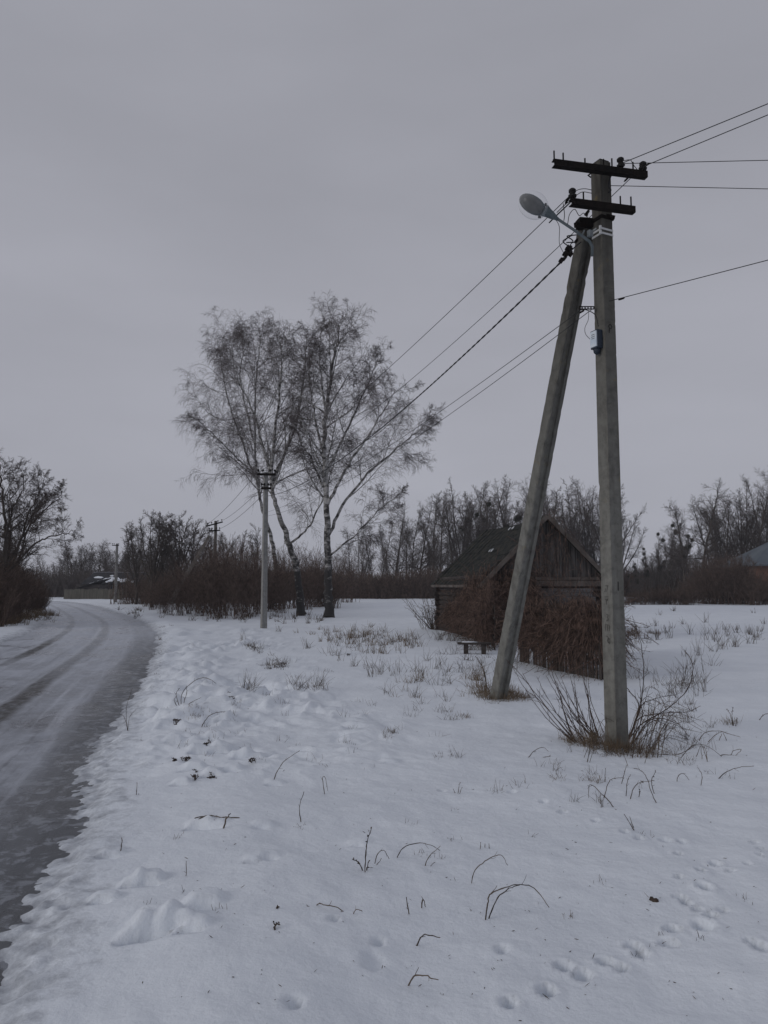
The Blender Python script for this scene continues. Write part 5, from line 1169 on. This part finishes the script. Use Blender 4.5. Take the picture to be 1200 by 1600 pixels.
# shoots round the big pole
rg = np.random.default_rng(77)
lines = []
for k in range(24):
    bx0_, by0 = rg.uniform(893, 945), rg.uniform(1150, 1164); f = (bx0_-893)/52
    tx = rg.uniform(800, 880)+f*55; ty = rg.uniform(1036, 1085)+(1-f)*rg.uniform(-5, 25); mx_ = bx0_+(tx-bx0_)*.5; my = by0-(by0-ty)*rg.uniform(.30, .44)
    lines.append([(bx0_, by0), (bx0_+(mx_-bx0_)*.5, by0-(by0-my)*.42), (mx_, my), (mx_+(tx-mx_)*.6, my-(my-ty)*.55), (tx, ty)])
lines += [[(900, 1158), (870, 1125), (838, 1085), (810, 1050), (790, 1030)], [(905, 1160), (868, 1122), (840, 1092), (820, 1075), (800, 1040)],
          [(935, 1150), (925, 1120), (918, 1085), (912, 1058), (908, 1045)], [(945, 1145), (932, 1118), (922, 1090), (919, 1060)]]
stem_obj('willow_shoots', 'fan of dark bare shoots sweeping left from the foot of the big pole', 'shrub', lines, r=.0066, m=m_shoot, twigs=3, seed=7, jit=.03, tip=.35)
lines = [[(978, 1160), (992, 1130), (1002, 1095), (1006, 1050), (1001, 1005), (988, 962)], [(975, 1158), (1005, 1130), (1042, 1108), (1072, 1080), (1083, 1050), (1079, 1030), (1070, 1015)],
         [(980, 1150), (1000, 1122), (1040, 1114), (1075, 1112), (1095, 1103)], [(980, 1155), (996, 1120), (1005, 1100), (1030, 1090), (1052, 1086)], [(982, 1155), (998, 1105), (985, 1082), (965, 1062), (942, 1050)],
         [(985, 1162), (1010, 1130), (1030, 1122), (1060, 1132), (1075, 1150)], [(984, 1160), (1003, 1125), (1001, 1090), (1000, 1060)]]
stem_obj('willow_shoots', 'long curved bare shoots sweeping right and upward from the foot of the big pole', 'shrub', lines, r=.0078, m=m_shoot, twigs=4, seed=9, jit=.03, tip=.35)
lines = []
for k in range(46):
    bx0_, by0 = rg.uniform(975, 1035), rg.uniform(1155, 1185); tx = bx0_+rg.uniform(10, 85); ty = by0-rg.uniform(-12, 75); mx_ = bx0_+(tx-bx0_)*.5; my = min(by0, ty)-rg.uniform(5, 28)
    lines.append([(bx0_, by0), (bx0_+(mx_-bx0_)*.5, by0-(by0-my)*.65), (mx_, my), (tx, ty)])
lines += [[(990, 1175), (1030, 1190), (1055, 1190), (1075, 1172), (1088, 1165), (1100, 1168)], [(1000, 1180), (1035, 1191), (1060, 1186), (1078, 1168), (1086, 1150)]]
stem_obj('bramble', 'low tangle of thin arching brambles right of the foot of the big pole', 'shrub', lines, r=.0036, m=m_weed, twigs=4, seed=11, jit=.09, tip=.5)
lines = []
for k in range(26):
    bx0_, by0 = rg.uniform(905, 1010), rg.uniform(1165, 1215); tx = bx0_+rg.uniform(-45, 40); ty = by0-rg.uniform(5, 45)
    lines.append([(bx0_, by0), ((bx0_+tx)/2+rg.uniform(-6, 6), min(by0, ty)-rg.uniform(0, 12)), (tx, ty)])
stem_obj('weeds', 'sparse thin weeds sticking out of the snow below the big pole', 'weed', lines, r=.0030, m=m_weed, twigs=3, seed=12, jit=.07)['kind'] = 'stuff'
# shrub at the shed's left corner, twigs round brace foot
lines = []
for k in range(60):
    bx0_, by0 = rg.uniform(655, 700), rg.uniform(978, 990); tx = bx0_+rg.uniform(-38, 30); ty = by0-rg.uniform(10, 62)
    lines.append([(bx0_, by0), ((bx0_+tx)/2+rg.uniform(-6, 6), (by0+ty)/2-rg.uniform(0, 12)), (tx, ty)])
stem_obj('bramble', 'dark twiggy bramble heap at the left corner of the shed', 'shrub', lines, r=.010, m=m_weed, twigs=7, seed=13, jit=.2)

# grass & weed scatter (stuff)
def blades(name, label, spots, m_, seed, cat='grass', r=.0022):
    """spots: (px, py, spread_x px, spread_y px, n, height m, lean)"""
    rg = np.random.default_rng(seed); ac = Acc(); O = None
    for px, py, sx_, sy_, n, h, lean in spots:
        nc = max(1, n//9); pp = np.stack([rg.normal(px, sx_, nc), rg.normal(py, sy_, nc)], -1); pp[:, 1] = np.maximum(pp[:, 1], 948)
        g = np.array([G(a, b_) for a, b_ in pp])[rg.integers(0, nc, n)]; dk = np.linalg.norm(g[:, :2], axis=1)[:, None]
        g[:, :2] += rg.normal(0, 1, (n, 2))*np.minimum(.06, .006+dk*.0035); g[:, 2] = height(g[:, 0], g[:, 1])-.02
        if O is None: O = g[0].copy()
        az = rg.uniform(0, 6.28, n); le = np.abs(rg.normal(0, lean, n)); d = norm(np.stack([np.cos(az)*le, np.sin(az)*le, np.ones(n)], -1))
        P = walk(g, d, h*rg.uniform(.4, 1.2, n), 5, -.06, .12, rg)
        dist = np.linalg.norm(g[:, :2], axis=1); rr = np.maximum(r, dist*.00022)
        ac.tubes(P, rr[:, None]*np.linspace(1, .35, 5)[None], 3)
    o = link(name, ac.mesh(name, m_, off=O), None, tuple(O)); return tag(o, label, cat, kind='stuff')
blades('dry_grass', 'straw coloured dry grass tufts poking out of the snow', [
    (805, 1094, 14, 4, 420, .16, .9), (790, 1088, 8, 4, 220, .2, .8), (750, 1085, 9, 3, 160, .22, .7), (745, 1068, 9, 8, 140, .3, .6), (766, 1090, 8, 3, 150, .15, .6), (612, 1153, 2.2, 1.5, 60, .07, .5), (722, 1119, 5, 2.5, 90, .07, .8),
    (305, 1134, 6, 2, 110, .06, .8), (930, 1164, 18, 4, 330, .20, .9), (965, 1173, 22, 4, 330, .16, 1.), (905, 1157, 14, 3, 130, .16, .9), (1010, 1178, 16, 5, 130, .16, 1.), (925, 1222, 8, 2.5, 90, .06, .8), (870, 1222, 3, 1.5, 40, .05, .6), (1150, 1133, 10, 2.5, 90, .10, .7),
    (560, 998, 34, 7, 330, .30, .6), (605, 1010, 26, 7, 240, .32, .6), (500, 992, 20, 6, 80, .2, .6), (640, 1070, 10, 14, 80, .22, .7), (8, 974, 16, 3, 900, .45, .7), (40, 967, 16, 2.5, 600, .45, .7), (72, 961, 10, 2, 300, .4, .7), (985, 990, 8, 10, 260, .28, .6), (1023, 989, 7, 2, 90, .2, .7)], m_grass, 501)
blades('weeds', 'thin dark weed stalks scattered over the snowy field', [
    (975, 1172, 16, 4, 420, .10, 1.2), (780, 1092, 10, 3, 160, .12, 1.), (560, 1010, 60, 18, 270, .34, .6), (620, 1030, 40, 22, 150, .34, .65), (600, 1055, 28, 6, 70, .35, .5), (490, 1080, 8, 5, 60, .32, .8), (468, 1080, 12, 5, 40, .3, .6), (395, 1083, 7, 4, 50, .3, .8), (398, 1016, 7, 3, 90, .18, .9), (440, 1042, 9, 3, 90, .2, .9), (420, 1030, 18, 10, 70, .2, .7),
    (690, 1060, 40, 25, 130, .26, .7), (740, 1040, 30, 18, 140, .28, .7), (1060, 1060, 34, 26, 190, .34, .6), (1100, 1000, 34, 14, 130, .5, .4), (1020, 985, 24, 14, 130, .35, .5), (1090, 1075, 16, 10, 60, .3, .5), (1035, 1100, 25, 18, 120, .2, .6), (900, 1205, 50, 22, 130, .10, .8),
    (1160, 990, 34, 16, 130, .35, .4), (340, 1150, 40, 40, 110, .08, .7), (640, 1250, 150, 60, 120, .05, .6), (880, 1320, 200, 80, 120, .05, .5), (300, 1400, 120, 80, 40, .05, .5), (1090, 1200, 50, 40, 110, .08, .7), (500, 1120, 120, 40, 160, .10, .5), (650, 1110, 60, 30, 150, .14, .6),
    (1060, 1140, 25, 25, 240, .16, .7), (1040, 1470, 10, 12, 10, .04, .4), (1090, 1468, 5, 3, 12, .05, .6), (700, 1000, 30, 8, 150, .3, .6), (300, 960, 60, 5, 300, .35, .6), (380, 968, 40, 4, 200, .35, .6), (480, 972, 40, 5, 140, .35, .6), (250, 1000, 14, 14, 50, .14, .7), (240, 1090, 30, 50, 60, .06, .7)], m_weed, 502, 'weed', .0019)
# litter: bark and seed specks
rg = np.random.default_rng(9); n = 520
pp = np.stack([rg.uniform(60, 1200, n), 960+640*rg.random(n)**1.3], -1); g = np.array([G(a, b_) for a, b_ in pp]); s_ = road_sd(g[:, 0], g[:, 1]); g = g[s_ > 2.6]; n = len(g)
g[:, 2] = height(g[:, 0], g[:, 1])+.001; a = rg.uniform(0, 6.28, n); L = rg.uniform(.004, .02, n)*rg.uniform(.5, 1.6, n)
d = np.stack([np.cos(a), np.sin(a), rg.uniform(0, .8, n)], -1)*L[:, None]
ac = Acc(); ac.tubes(np.stack([g, g+d*.5, g+d], 1), np.tile([.0008, .0026, .0008], (n, 1))*rg.uniform(.3, .9, (n, 1)), 4)
O = g[0]; tag(link('litter', ac.mesh('litter', m_litter, off=O), None, tuple(O)), 'tiny dark bark and seed specks strewn on the snow', 'litter', kind='stuff')
hm = bpy.data.materials.new('haze'); hm.use_nodes = True; t = hm.node_tree; t.nodes.remove(t.nodes['Principled BSDF'])
pv = N(t, 'ShaderNodeVolumePrincipled'); pv.inputs['Color'].default_value = (.78, .79, .83, 1); pv.inputs['Density'].default_value = .00045; pv.inputs['Anisotropy'].default_value = .1
t.links.new(pv.outputs[0], t.nodes['Material Output'].inputs['Volume'])
mb = MB(); mb.box((0, 210, 12), (850, 552, 30)); o = mb.obj('haze', hm, None, (0, 210, 12)); tag(o, 'thin winter dusk haze over the field', 'haze', kind='stuff')
SC.cycles.volume_bounces = 1
print('tris', sum(len(m.polygons) for m in bpy.data.meshes)*2)
